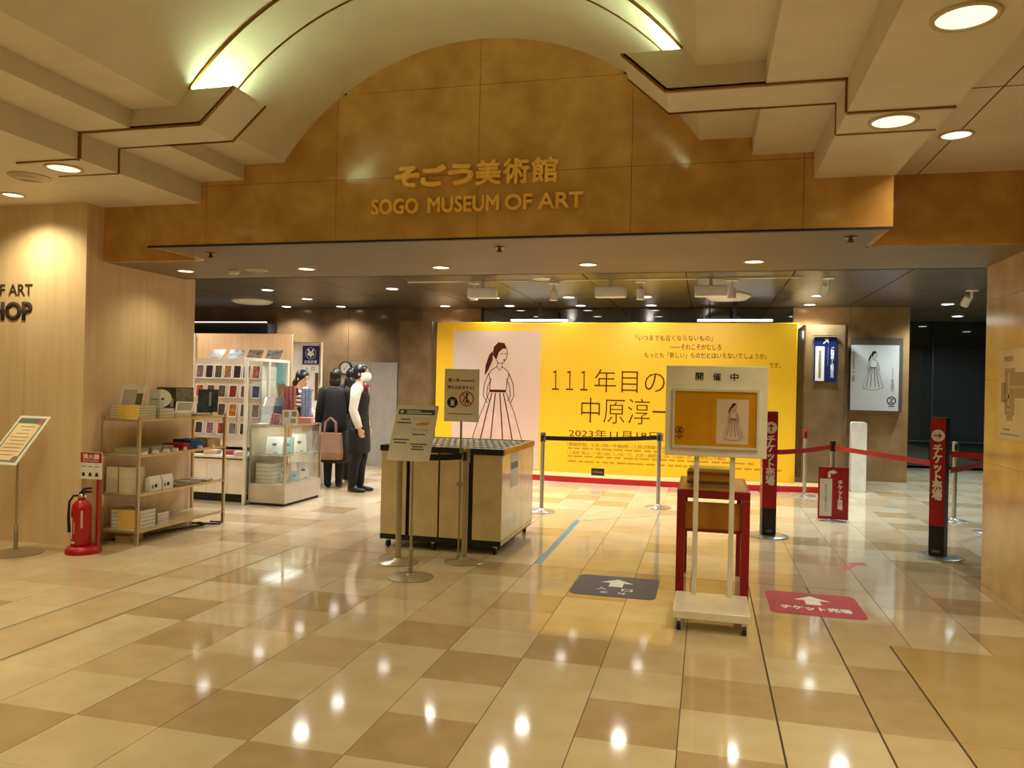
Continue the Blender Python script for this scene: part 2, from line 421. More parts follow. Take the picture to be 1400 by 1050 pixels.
# left wall clad in oak veneer boards
wl = sempty('wall_left', 'pale oak veneer shop wall left of the entrance')
for k in range(6):
    b = XL-0.62*k; MB().box(b-0.62+0.001, b-0.001, 5.46, 5.50, 0.0, ZO).build('veneer_panel', m_wood, wl)
for k in range(2):
    MB().box(XL-0.04, XL, 5.50+k*0.70+0.001, 5.50+(k+1)*0.70-0.001, 0, ZO if k == 0 else ZS+0.02).build('veneer_panel', m_wood, wl)
MB().box(XL-0.039, XL-0.003, 5.462, 5.499, 0, ZO).build('corner_post', m_wood, wl)
MB().box(-9, XL-0.045, 5.52, 6.9, 0, ZO).build('core', m_wood, wl)
txt('OF ART', (-5.98-0.14, -5.665, 2.135, 2.232), m_joint, wl, 5.459, 0.006, 0.0)
txt('SHOP', (-6.20, -5.66, 1.916, 2.08), m_joint, wl, 5.459, 0.006, 0.045)
# right wall of marble
wr = sempty('wall_right', 'beige marble wall right of the entrance')
for z0, z1 in ((0, 0.94), (0.94, 1.57), (1.57, 2.17), (2.17, ZO)):
    MB().box(XR, XR+0.03, 5.46, 6.655, z0+0.001, (min(z1, ZS) if z1 > ZS else z1-0.001)).build('marble_slab', m_marble2, wr)
    MB().box(XR, 6.5, 5.43, 5.459, z0+0.001, z1-0.001).build('marble_slab', m_marble2, wr)
MB().box(XR, XR+0.03, 5.46, YS-0.001, ZS+0.001, ZO).build('marble_slab', m_marble2, wr)
MB().box(XR+0.032, 6.5, 5.46, 6.65, 0, ZO).build('core', m_marble2, wr)
# walls behind and beside the viewer
struct('wall_rear', MB().box(-9.2, 6.7, -6.1, -6, 0, 4.2), m_wood, 'plain pale wall of the store behind the viewer')
struct('wall_side', MB().box(-9.1, -9, -6, 5.5, 0, 4.2), m_wood, 'pale wall far to the left of the viewer')
struct('wall_side', MB().box(6.5, 6.6, -6, 5.5, 0, 4.2), m_marble2, 'marble wall far to the right of the viewer')

# rear walls of the hall
wb = sempty('wall_back', 'brown marble rear wall of the entrance hall')
YW = 13.8
for a, b in ((-8.3, -6.78), (-6.775, -5.3), (-5.295, -4.07)):
    for z0, z1 in ((0, 1.0), (1.0, 1.95), (1.95, ZH)): MB().box(a+0.001, b-0.001, YW, YW+0.05, z0+0.001, z1-0.001).build('marble_slab', m_brown_marble, wb)
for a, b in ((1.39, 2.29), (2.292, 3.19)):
    for z0, z1 in ((0, 1.1), (1.1, 2.0), (2.0, ZH)): MB().box(a+0.001, b-0.001, YW, YW+0.05, z0+0.001, z1-0.001).build('marble_slab', m_brown_marble_lit, wb)
MB().box(3.16, 3.19, YW+0.05, 17, 0, ZH).build('marble_slab', m_brown_marble, wb)
# pilasters beside the banner
for k, (a, b) in enumerate(((-5.12, -4.47), (1.40, 2.02))):
    p = MB().prism(rrect(a, b, 12.3, YW-0.01, 0.06), 0, 2.50 if k == 0 else 2.45, 'z').build('pilaster', m_brown_marble, wb); smooth_angle(p)
MB().box(-4.46, -4.40, 12.5, 12.6, 0, 2.47).build('door_jamb', m_dark, wb)
# dark glass front behind the banner and at the right
w1 = sempty('window_1', 'dark glass front of the closed gallery behind the yellow banner')
for k in range(4):
    a = -4.07+k*1.365; MB().box(a+0.01, a+1.355, YW+0.02, YW+0.04, 0, ZH-0.02).build('pane', m_darkglass, w1)
    MB().box(a-0.02, a+0.01, YW, YW+0.06, 0, ZH).build('mullion', m_dark, w1)
w2 = sempty('window_2', 'dark glass shop front at the far right of the hall')
YG = 16.6
for k in range(5):
    a = 3.2+k*1.05; MB().box(a+0.02, a+1.03, YG, YG+0.02, 0.55, ZH).build('pane', m_darkglass, w2)
    MB().box(a+0.02, a+1.03, YG, YG+0.02, 0.05, 0.52).build('pane', m_darkglass, w2)
    MB().box(a-0.02, a+0.02, YG-0.03, YG+0.05, 0, ZH).build('mullion', m_dark if k % 2 else M('grey_metal', (70, 72, 70), 0.4, 0.8), w2)
MB().box(3.2, 8.4, YG-0.03, YG+0.05, 0.52, 0.55).build('rail', M('grey_metal', (70, 72, 70), 0.4, 0.8), w2)
struct('wall_far', MB().box(3.0, 9, YG+0.3, YG+0.4, 0, ZH), m_dark, 'unlit wall behind the dark glass shop front')
struct('wall_far', MB().box(8.4, 8.5, 6.6, YG+0.3, 0, ZH), M('grey_wall', (92, 90, 84), 0.5), 'grey side wall of the right passage')
struct('wall_far', MB().box(-14, -8.3, YW, YW+0.1, 0, ZH), m_brown_marble, 'brown wall at the rear of the shop')
struct('wall_far', MB().box(-14, -13.9, 5.4, YW, 0, ZH), m_wood, 'oak wall at the far left of the shop')
struct('wall_far', MB().box(-14, -9, 5.4, 5.5, 0, ZH), m_wood, 'oak wall closing the left end of the shop')
struct('trim_1', MB().box(-12.5, -8.32, YW-0.35, YW-0.02, 2.35, 2.545), m_dark, 'dark pelmet band above the shop back wall')

# ================================================================ LIGHT FITTINGS
m_ring = M('ceiling_ring', (196, 180, 146), 0.4)
m_ringw = M('white_ring', (222, 220, 212), 0.4)
ORD = ['first', 'second', 'third', 'fourth', 'fifth', 'sixth', 'seventh', 'eighth', 'ninth', 'tenth']
DM = {}
def downlight(loc, r, power, color, label, group, estr=6.0, ang=140, ring=None, size=None):
    t = thing('downlight', label, 'ceiling light', loc, 0, group)
    key = (round(r, 3), color, estr)
    if key not in DM:
        a = MB()
        nn = 28
        a.rings([[(q*math.cos(2*math.pi*i/nn), q*math.sin(2*math.pi*i/nn), z) for i in range(nn)] for q, z in ((r*1.22, -0.0005), (r*1.2, -0.008), (r*1.02, -0.010), (r, -0.003))], cap=False)
        DM[key] = (a.mesh('trim_ring', ring or m_ring, True), MB().lathe([(r*1.01, -0.001), (r*1.01, -0.004)], n=28).mesh('lamp_disc', EMI('lamp_glow', color, estr)))
    link('trim_ring', DM[key][0], t); link('lamp_disc', DM[key][1], t)
    if power: spot('lamp_'+group[:8], (loc[0], loc[1], loc[2]-0.02), power, color, ang, 0.8, size or r*0.9)
    return t
beam_y = [-3.43, -2.37, -1.31, -0.25, 0.81, 1.87, 2.93, 3.99]
for x, sd in ((X0+2.363, 'right'), (X0-2.389, 'left')):
    for k, y in enumerate(beam_y):
        if k < 6:
            lab = 'warm downlight in %s ceiling beam, %s back from the brass strips' % (sd, ORD[7-k])
        else: lab = ('warm downlight between the two brass strips on %s ceiling beam' if k == 7 else 'large warm downlight on %s ceiling beam nearest the viewer') % sd
        downlight((x, y, 2.745), 0.092, E_BEAM, WARM, lab, 'warm downlights in the outer ceiling', 1.5)
for x, y, lab, cl in ((1.33, 4.815, 'white downlight on the panel seam right of the marble lintel', (1.0, 0.80, 0.5)), (-5.524, 5.116, 'small downlight close to the oak wall with shop lettering', WARM),
                  (1.33, 1.6, 'downlight on the right ceiling seam beside the viewer', WARM), (-5.5, 2.0, 'downlight in left ceiling beside the viewer', WARM), (-7.4, 5.0, 'downlight washing the far left of the oak wall', WARM),
                  (4.2, 1.6, 'downlight in ceiling far right of the viewer', WARM), (4.2, 4.6, 'downlight near the right marble wall front', WARM), (1.33, -1.8, 'downlight on the right ceiling seam behind the viewer', WARM), (-5.5, -1.5, 'downlight in left ceiling behind the viewer', WARM)):
    downlight((x, y, ZO), 0.075, E_OUT*(1.7 if x < -5 and y > 4 else 1), cl, lab, 'downlights in the flat outer ceiling', 2.2)
for k, q in enumerate(((254, 370), (419, 367), (603, 365), (804, 361), (1031, 357))):
    p = FL(*q, z=ZS); downlight((p.x, p.y, ZS), 0.068, E_SOFFIT, (1.0, 0.86, 0.52), 'warm downlight in brown lintel soffit, %s from the left' % ORD[k], 'downlights in the lintel soffit', 5.0)
# speakers, sprinklers and detectors
def disc(name, loc, r, h, mat, label, cat, rings=3):
    t = thing(name, label, cat, loc)
    o = MB().lathe([(r*0.2, -h), (r*0.82, -h), (r, -h*0.35), (r, 0)], n=28).build('body', mat, t); smooth_angle(o)
    for k in range(rings):
        a = MB(); nn = 28; q = r*(0.3+0.2*k)
        a.rings([[(u*math.cos(2*math.pi*i/nn), u*math.sin(2*math.pi*i/nn), z) for i in range(nn)] for u, z in ((q, -h*0.98), (q, -h-0.003), (q+0.006, -h-0.003), (q+0.006, -h*0.98))], cap=False)
        a.build('grille_ring', mat, t)
    return t
disc('ceiling_speaker', (-4.892, 4.663, ZO), 0.14, 0.018, m_ring, 'round cream ceiling speaker beside the left downlights', 'speaker')
p = FL(351, 369, ZS); disc('ceiling_speaker', (p.x, p.y, ZS), 0.10, 0.012, m_ring, 'flat round speaker in soffit at the left above the shop', 'speaker')
p = FL(320, 370, ZS); disc('smoke_detector', (p.x, p.y, ZS), 0.05, 0.03, m_ringw, 'small smoke detector beside the soffit speaker', 'detector', 1)
for q, lab in (((288, 346), 'small dark sprinkler head under left end of the lintel'), ((683, 338), 'small dark sprinkler head under the lintel below the lettering'), ((1163, 324), 'small dark sprinkler head under right end of the lintel')):
    p = FL(*q, z=ZS); t = thing('sprinkler_head', lab, 'sprinkler', (p.x, p.y, ZS), 0, 'sprinkler heads')
    MB().lathe([(0.04, 0), (0.04, -0.006), (0.014, -0.008), (0.012, -0.03)], n=16).build('escutcheon', m_brass, t)
    MB().lathe([(0.022, -0.03), (0.022, -0.034)], n=12).build('deflector', m_joint, t)
# hall downlights on their ceiling grid
WA, WS, WC = (1.0, 0.95, 0.87), (1.0, 0.97, 0.92), (0.84, 0.98, 1.0)
GRID = [(8.53, [(-6.75, 'added unseen to brighten the postcard rack'), (-4.70, 'above the shop entrance'), (-2.20, 'above the umbrella rack')]),  # leftmost light is unseen, added to brighten the postcard rack
        (9.48, [(-6.75, 'over the postcard rack'), (-4.69, 'over the showcase end'), (-3.41, 'between shop and umbrella rack'), (-2.16, 'behind the umbrella rack'), (-0.95, 'over the belt posts'), (0.36, 'over the left ticket column'), (1.56, 'over the small red ticket board')]),
        (10.90, [(-6.77, 'over the cash counter'), (-4.65, 'over the visitors')]),
        (12.15, [(-6.77, 'before the yen sign panel'), (-3.40, 'over the drawing on the banner'), (-2.16, 'over the banner title'), (-0.95, 'over the middle of the banner'), (1.56, 'over the right pilaster')]),
        (13.40, [(-7.90, 'in the rear left corner of the shop'), (-6.75, 'close to the left rear marble wall'), (-4.67, 'left of the banner'), (-3.45, 'behind the drawing on the banner'), (-2.17, 'behind the banner title'), (-0.95, 'behind the middle of the banner'), (1.60, 'close to the right rear marble wall'), (3.63, 'near the dark glass front')])]
for row, (y, ls) in enumerate(GRID):
    for x, wv in ls:
        c = WS if x < -4 else (WC if x > 1 else WA)
        downlight((x, y, ZH), 0.085, E_HALL*(1.6 if x > 1 else 1.0), c, 'white downlight in %s hall row, %s' % (ORD[row], wv), 'downlights in the hall ceiling', 12.0, ring=m_ringw)
downlight((4.35, 15.45, ZH), 0.085, 170, COOL, 'white downlight in ceiling right before the dark glass front', 'downlights in the hall ceiling', 12.0, ring=m_ringw)
for x, y, lab in ((3.9, 10.6, 'white downlight in the right passage, nearer one'), (5.6, 14.0, 'white downlight in the right passage, farther one')):
    downlight((x, y, ZH), 0.085, 260, COOL, lab, 'downlights in the hall ceiling', 12.0, ring=m_ringw)
downlight((-5.75, 7.4, ZH), 0.085, E_HALL*0.8, WS, 'white downlight added unseen before the postcard rack to brighten it', 'downlights in the hall ceiling', 12.0, ring=m_ringw)  # unseen light, put in to brighten the rack front
downlight((-9.2, 10.5, ZH), 0.085, E_HALL, WS, 'white downlight at far left of the shop', 'downlights in the hall ceiling', 12.0, ring=m_ringw)
# track lights: wall washers and spot heads
m_fix = M('fixture_white', (226, 222, 210), 0.4)
def washer(px, py, label, wd=0.40):
    p = FL(px, py-8, ZH-0.02); t = thing('wall_washer', label, 'track light', (p.x, p.y, ZH), 0, 'box wall washers on the hall ceiling')
    bevel(MB().box(-wd/2, wd/2, -0.07, 0.07, -0.24, -0.10).build('housing', m_fix, t), 0.01)
    MB().box(-0.02, 0.02, -0.02, 0.02, -0.10, -0.012).build('stem', m_fix, t)
    MB().box(-1.1, 1.1, -0.018, 0.018, -0.014, 0.0).build('track', m_ringw, t)
    spot('washer_lamp', (p.x, p.y+0.09, ZH-0.2), 76, (1.0, 0.93, 0.78), 120, 1.0, 0.08, (math.radians(52), 0, 0))
for q in ((660, 394, 'white box wall washer nearest the marble wall, left of three'), (835, 392, 'white box wall washer above the banner title, middle of three'), (972, 390, 'white box wall washer above the banner right end')): washer(*q)
def trackspot(px, py, label, tilt=0.0):
    p = FL(px, py-9, ZH-0.02); t = thing('track_spot', label, 'track light', (p.x, p.y, ZH), 0, 'cylinder spot heads on the hall ceiling')
    o = MB().lathe([(0.02, -0.09), (0.052, -0.10), (0.055, -0.24), (0.046, -0.24)], n=18).build('spot_head', m_fix, t); smooth_angle(o); o.rotation_euler = (tilt, tilt*0.5, 0)
    MB().lathe([(0.075, 0), (0.075, -0.012), (0.02, -0.02), (0.015, -0.11)], n=18).build('mount', m_fix, t)
for q in ((648, 398, 'white spot head beside the left box washer'), (757, 398, 'white cylinder spot head between left and middle box washers'), (876, 396, 'white cylinder spot head right of the middle box washer'), (1001, 394, 'white cylinder spot head in front of the round air outlet'), (1133, 391, 'tilted spot head above the navy sign', 0.5), (1329, 408, 'tilted spot head beside the right marble wall', 0.6)): trackspot(*q)
p = FL(995, 408, ZH-0.05); disc('air_outlet', (p.x, p.y, ZH), 0.33, 0.07, m_fix, 'large round white air outlet over the right end of the banner', 'air outlet', 2)
p = FL(345, 411, ZH); disc('air_outlet', (p.x, p.y, ZH), 0.36, 0.05, m_fix, 'large round air outlet over the shop', 'air outlet', 3)
p = FL(740, 381, ZH); disc('ceiling_speaker', (p.x, p.y, ZH), 0.12, 0.012, m_fix, 'flat round speaker in hall ceiling near the lintel', 'speaker')
# linear lamps over the banner and at the shop pelmet
m_lin = EMI('linear_lamp', (0.95, 1.0, 0.92), 7)
for a, b, lab in ((698, 777, 'white linear lamp above the left part of the yellow banner'), (953, 1057, 'white linear lamp above the right part of the yellow banner')):
    A, B = AY(a, 438, 12.9), AY(b, 438, 12.9); t = thing('linear_lamp', lab, 'linear lamp', ((A.x+B.x)/2, 12.9, (A.z+B.z)/2), 0, 'linear lamps above the banner'); h = (B.x-A.x)/2
    MB().box(-h, h, 0.0, 0.06, -0.02, 0.02).build('housing', m_fix, t); MB().tube([(-h+0.02, -0.02, 0), (h-0.02, -0.02, 0)], 0.016, 10).build('lamp_tube', m_lin, t)
    MB().box(-0.03, 0.03, 0.02, 0.05, 0.02, ZH-(A.z+B.z)/2).build('hanger', m_dark, t)
t = thing('linear_lamp', 'long white lamp strip on the pelmet at the back of the shop', 'linear lamp', (-9.4, YW-0.37, 2.56)); MB().box(-1.4, 1.05, -0.03, 0.03, 0.0, 0.018).build('lamp_strip', EMI('dim_strip', (1.0, 0.95, 0.85), 1.2), t)

# ================================================================ LETTERING ON THE LINTEL
t = thing('sign_lettering', 'raised gold Japanese characters on the marble lintel', 'sign', (0, YF, 0))
cw = (2.124-0.967)/6
for k, ch in enumerate('そごう美術館'):
    a = -2.124+k*cw
    txt(ch, (a+0.014, a+cw-0.012, 2.79 if k > 2 else 2.80, 2.95 if k > 2 else 2.928), m_gold, t, 0.0, 0.03, 0, name='character', fat=0.0085 if k < 3 else 0.0052)
t = thing('sign_lettering', 'raised gold Latin letters below the Japanese characters on the lintel', 'sign', (0, YF, 0))
for wrd, a, b in (('SOGO', -2.284, -1.945), ('MUSEUM', -1.87, -1.372), ('OF', -1.325, -1.145), ('ART', -1.10, -0.802)):
    txt(wrd, (a, b, 2.615, 2.715), m_gold, t, 0.0, 0.025, 0, name='word', fat=0.0035)

# ================================================================ FIGURE DRAWING (plain generic stand-in)
def drawing(parent, x0, x1, z0, z1, y, ink, hairm, skirt=None, s=1.0):
    """generic line drawing of a standing figure in a wide skirt, in rect"""
    W, Hh = x1-x0, z1-z0
    def T(l): return [(x0+W*a, z0+Hh*b) for a, b in l]
    e = 0.0012
    if skirt:
        MB().prism(T([(0.44, 0.56), (0.62, 0.56), (0.72, 0.40), (0.84, 0.14), (0.66, 0.08), (0.40, 0.07), (0.22, 0.13), (0.34, 0.40)]), y-e, y).build('skirt_print', skirt, parent)
    h = MB().prism(T([(0.46, 0.84), (0.47, 0.90), (0.52, 0.935), (0.59, 0.93), (0.62, 0.89), (0.57, 0.885), (0.53, 0.86), (0.50, 0.80)]), y-2*e, y-e)
    h.prism(T([(0.46, 0.87), (0.42, 0.84), (0.38, 0.76), (0.37, 0.68), (0.41, 0.72), (0.46, 0.80)]), y-2*e, y-e)
    h.prism(T([(0.43, 0.575), (0.62, 0.575), (0.62, 0.555), (0.43, 0.555)]), y-2*e, y-e)
    h.build('hair_print', hairm, parent)
    wl_ = W*0.008*s; m = MB()
    def S(l, k=1.0): m.stroke(T(l), wl_*k, y-2*e, y-e)
    S([(0.50, 0.80), (0.53, 0.775), (0.58, 0.78), (0.615, 0.81), (0.625, 0.85), (0.62, 0.89)])
    S([(0.555, 0.845), (0.575, 0.85)], 1.4); S([(0.595, 0.847), (0.612, 0.85)], 1.4); S([(0.58, 0.80), (0.60, 0.803)], 1.6)
    S([(0.52, 0.78), (0.51, 0.75), (0.44, 0.72), (0.42, 0.69)]); S([(0.57, 0.775), (0.57, 0.75), (0.63, 0.72), (0.65, 0.69)])
    S([(0.51, 0.75), (0.54, 0.72), (0.57, 0.75)])
    S([(0.42, 0.69), (0.44, 0.64), (0.43, 0.575)]); S([(0.65, 0.69), (0.63, 0.64), (0.62, 0.575)])
    S([(0.42, 0.70), (0.37, 0.62), (0.36, 0.53), (0.41, 0.47)]); S([(0.45, 0.66), (0.41, 0.60), (0.40, 0.53), (0.43, 0.49)])
    S([(0.65, 0.70), (0.70, 0.62), (0.71, 0.53), (0.67, 0.47)]); S([(0.62, 0.66), (0.66, 0.60), (0.67, 0.53), (0.64, 0.49)])
    S([(0.43, 0.555), (0.34, 0.40), (0.26, 0.24), (0.22, 0.13)]); S([(0.62, 0.555), (0.72, 0.40), (0.79, 0.24), (0.84, 0.14)])
    S([(0.22, 0.13), (0.40, 0.07), (0.66, 0.08), (0.84, 0.14)])
    for a, b in ((0.46, 0.32), (0.50, 0.45), (0.55, 0.60), (0.59, 0.72)):
        S([(a, 0.55), (a+(b-a)*0.45, 0.38), (b, 0.14)], 1.6)
    m.build('line_print', ink, parent)

# ================================================================ YELLOW BANNER
YBn = 12.15
plat = thing('banner_platform', 'low beige platform with curved red edge under the yellow banner', 'platform', (0, 0, 0))
pts = [(-4.5, 12.28)] + [(-4.5+6.3*k/24, 11.56+0.30*(abs(k-12)/12)**2) for k in range(25)] + [(1.8, 12.28)]
MB().prism(pts, 0.0, 0.082, 'z').build('kerb', m_redkerb, plat)
MB().prism([(x*0.999, y+0.012 if y < 12.2 else y) for x, y in pts], 0.082, 0.088, 'z').build('deck', M('beige_deck', (226, 186, 130), 0.4), plat)
ban = thing('banner_wall', 'large yellow exhibition banner wall with drawing and title', 'banner', (0, YBn, 0.0885))
BX0, BX1, BZ1 = -4.365, 1.29, 2.377
bevel(MB().box(BX0, BX1, 0.0, 0.10, 0, BZ1).build('panel', m_yellow, ban), 0.006)
bz = lambda v: v-0.088
MB().box(-4.07, -2.60, -0.0022, -0.001, 0.02, bz(2.325)).build('pink_print', m_pink, ban)
drawing(ban, -4.07, -2.60, 0.05, bz(2.28), -0.0024, m_ink, m_ink, M('skirt_pink', (222, 190, 174), 0.5))
def bt(s, x0, x1, z0, z1, bold=0.0, mat=None): return txt(s, (x0, x1, bz(z0), bz(z1)), mat or m_ink, ban, -0.001, 0.0015, bold)
bt('「いつまでも古くならないもの」', -1.09, 0.07, 2.185, 2.275)
bt('――それこそがむしろ', -0.56, 0.20, 2.05, 2.14)
bt('もっとも「新しい」ものだとはいえないでしょうか。', -0.95, 0.86, 1.92, 2.01)
bt('です。', 0.90, 1.06, 1.79, 1.87)
bt('１１１', -2.40, -1.83, 1.39, 1.70, -0.012)
bt('年目の', -1.72, -0.63, 1.37, 1.73, -0.012)
bt('中原淳一展', -1.92, -0.10, 0.88, 1.28, -0.012)
bt('2023年11月18日(土)', -2.11, -0.35, 0.63, 0.775, -0.004)
bt('〔開館時間〕午前10時～午後8時（入館は閉館の30分前まで）', -2.13, -0.30, 0.50, 0.56, mat=M('dim_ink', (150, 96, 16), 0.6))
bt('〔入館料 税込〕一般1,400（1,200）円、大学・高校生1,200（1,000）円、中学生以下無料', -2.13, 0.30, 0.37, 0.43, mat=M('dim_ink', (150, 96, 16), 0.6))
m = MB(); random.seed(3)
for zz, x1 in ((0.455, -0.5), (0.33, 0.7), (0.25, 1.1)):
    x = -2.12
    while x < x1:
        wv = random.uniform(0.04, 0.16); m.box(x, min(x+wv, x1), -0.0022, -0.001, bz(zz), bz(zz+0.026)); x += wv+random.uniform(0.015, 0.05)
m.build('small_print', M('dim_ink2', (196, 142, 18), 0.6), ban)
pl = AY(817, 652, 11.85); t = thing('caption_plate', 'small black caption plate on the platform before the banner', 'plate', (pl.x, 11.85, 0.088))
MB().box(-0.10, 0.10, 0, 0.012, 0, 0.11).build('plate', m_black, t); MB().box(-0.075, 0.075, -0.001, 0, 0.045, 0.062).build('print', m_inkgrey, t)

# ================================================================ STANCHIONS
def stanchion(loc, label, mat, belt=None, beltmat=None, h=0.915, bz0=0.82, group='belt barrier posts', base_r=0.16, beltlen=None, head=None):
    t = thing('stanchion', label, 'barrier post', loc, 0, group)
    o = MB().lathe([(base_r, 0), (base_r, 0.006), (base_r*0.93, 0.012), (0.05, 0.022), (0.03, 0.04)], n=32).build('base', mat, t); smooth_angle(o)
    o = MB().lathe([(0.024, 0.03), (0.024, h-0.10)], n=20).build('pole', mat, t); smooth_angle(o)
    o = MB().lathe([(0.026, h-0.12), (0.032, h-0.115), (0.032, h-0.01), (0.028, h)], n=20).build('head', head or mat, t); smooth_angle(o)
    MB().box(-0.014, 0.014, -0.04, 0.04, h-0.10, h-0.03).build('belt_slot', m_black, t)
    if belt is not None:
        d = Vector((belt[0]-loc[0], belt[1]-loc[1], 0)); L = d.length; m = MB(); a = math.atan2(d.y, d.x)
        N = 10
        for k in range(N):
            s0, s1 = 0.034+(L-0.068)*k/N, 0.034+(L-0.068)*(k+1)/N
            q = lambda s: h-0.09 - 0.015*4*(s/L)*(1-s/L)
            m.add([(s0, -0.001, q(s0)), (s1, -0.001, q(s1)), (s1, -0.001, q(s1)+0.05), (s0, -0.001, q(s0)+0.05), (s0, 0.001, q(s0)), (s1, 0.001, q(s1)), (s1, 0.001, q(s1)+0.05), (s0, 0.001, q(s0)+0.05)],
                  [(0,1,2,3), (7,6,5,4), (0,4,5,1), (3,2,6,7), (0,3,7,4), (1,5,6,2)])
        m.xf(Matrix.Rotation(a, 4, 'Z')); m.build('belt', beltmat, t)
    return t
m_blackbelt = M('black_belt', (26, 16, 16), 0.7)
PA, PB, PC, PD = (-2.385, 5.83), (-1.887, 6.02), (-1.815, 8.72), (-0.545, 9.556)
stanchion((*PA, 0), 'brass-toned belt post at left before the umbrella rack', m_pole, PB, m_blackbelt, h=0.93)
stanchion((*PB, 0), 'brass-toned belt post at right before the umbrella rack', m_pole, h=0.93)
stanchion((*PC, 0), 'steel belt post standing right behind the umbrella rack', m_steel, PD, m_blackbelt)
stanchion((*PD, 0), 'steel belt post in front of the banner beside the display frame', m_steel)
PE = (1.345, 11.42); PT1 = (0.62, 8.13); PFm = (1.395, 9.36); PT2 = (2.03, 7.63)
stanchion((*PE, 0), 'steel post with red belt cassette beside the marble pilaster', m_steel, head=m_red)
stanchion((*PFm, 0), 'steel belt post holding the small red ticket board', m_steel, PT1, m_redbelt, h=0.90, head=m_black)
p1 = FL(1304, 713); p2 = FL(1352, 729)
stanchion((p1.x, p1.y, 0), 'steel belt post hidden behind the right ticket column', m_steel)
stanchion((p2.x, p2.y, 0), 'steel belt post at the corner of the right marble wall', m_steel, (PT2[0]+0.09, PT2[1]+0.02), m_redbelt, h=0.84, base_r=0.16)

# ================================================================ TICKET SIGNS
def arrow(mb, cx, cz, s, ang, y0, y1):
    c, sn = math.cos(ang), math.sin(ang)
    q = lambda l: [(cx+s*(a*c-b*sn), cz+s*(a*sn+b*c)) for a, b in l]
    mb.prism(q([(-0.9, -0.16), (0.5, -0.16), (0.5, 0.16), (-0.9, 0.16)]), y0, y1)
    mb.prism(q([(0.9, 0.0), (0.15, 0.78), (0.15, 0.36), (0.56, 0.0)]), y0, y1); mb.prism(q([(0.9, 0.0), (0.56, 0.0), (0.15, -0.36), (0.15, -0.78)]), y0, y1)
def ticket_column(loc, label, ang, wd, dp, rz, side_text=False):
    t = thing('ticket_sign', label, 'sign', loc, rz, 'red ticket counter columns')
    o = MB().lathe([(0.20, 0), (0.20, 0.008), (0.18, 0.014), (0.05, 0.02)], n=32).build('base', m_steel, t); smooth_angle(o)
    bevel(MB().box(-wd/2, wd/2, -dp/2, dp/2, 0.02, 1.245).build('column', m_black, t), 0.006)
    MB().box(-wd/2+0.002, wd/2-0.002, -dp/2-0.003, -dp/2, 0.285, 1.24).build('red_face', m_ticket, t)
    if side_text: MB().box(-wd/2-0.003, -wd/2, -dp/2+0.004, dp/2-0.004, 0.285, 1.24).build('red_face', m_ticket, t)
    y = -dp/2-0.003
    MB().prism(circ(0, 1.085, wd*0.43), y-0.001, y).build('arrow_disc', m_inkwhite, t)
    a = MB(); arrow(a, 0, 1.085, wd*0.30, ang, y-0.002, y-0.001); a.build('arrow', m_ticket, t)
    txt('チケット売場', (-wd*0.31, wd*0.31, 0.515, 1.005), m_inkwhite, t, y, 0.001, 0, vertical=True, fat=0.0035)
    if side_text:
        o = txt('チケット売場', (-wd*0.28, wd*0.28, 0.515, 1.005), m_inkwhite, t, 0, 0.001, 0, vertical=True, fat=0.0035)
        o.rotation_euler = (0, 0, -math.pi/2); o.location = (-wd/2-0.003, 0, 0)
    MB().box(-0.03, 0.03, y+0.002, y+0.003, 0.05, 0.07).build('maker_mark', m_inkgrey, t)
    return t
ticket_column((PT1[0], PT1[1], 0), 'red ticket counter column with upward arrow beside the display frame', math.pi/2, 0.135, 0.13, 0.12, True)
ticket_column((PT2[0], PT2[1], 0), 'red ticket counter column with right arrow before the dark glass', 0.0, 0.125, 0.13, -0.5)
mb_ = MB()
d = Vector((PT2[0]-PFm[0], PT2[1]-PFm[1])); 
t = thing('barrier_belt', 'red belt from the small ticket board to the right ticket column', 'belt', (PFm[0], PFm[1], 0), math.atan2(d.y, d.x))
MB().box(0.036, d.length-0.085, -0.001, 0.001, 0.80, 0.85).build('webbing', m_redbelt, t)
bq = Vector((2.85-2.12, 7.05-7.60)); t = thing('barrier_belt', 'red belt running from right ticket column behind the marble wall', 'belt', (2.12, 7.60, 0), math.atan2(bq.y, bq.x)); MB().box(0.0, bq.length, -0.001, 0.001, 0.90, 0.95).build('webbing', m_redbelt, t)
stanchion((2.88, 7.03, 0), 'steel belt post out of sight behind the right marble wall', m_steel, h=1.0)
t = thing('ticket_board', 'small red ticket board with bent arrow hung on a belt post', 'sign', (1.40, 9.30, 0))
bevel(MB().box(-0.16, 0.16, -0.012, 0.0, 0.025, 0.61).build('board', m_ticket, t), 0.003)
MB().box(-0.142, -0.014, -0.0145, -0.012, 0.06, 0.478).build('white_label', m_paper, t)
a = MB(); a.stroke([(-0.045, 0.49), (-0.045, 0.545), (-0.035, 0.555), (-0.01, 0.555)], 0.03, -0.0135, -0.012); a.prism([(-0.012, 0.525), (0.04, 0.555), (-0.012, 0.585)], -0.0135, -0.012); a.build('arrow', m_inkwhite, t)
txt('チケット売場', (0.045, 0.098, 0.135, 0.465), m_inkwhite, t, -0.012, 0.001, 0, vertical=True, fat=0.0022)
txt('矢印の方へお進みください', (-0.092, -0.064, 0.11, 0.42), m_inkgrey, t, -0.0145, 0.001, 0.0, vertical=True)
MB().box(-0.05, 0.05, 0.0, 0.034, 0.55, 0.58).build('hanger', m_black, t)

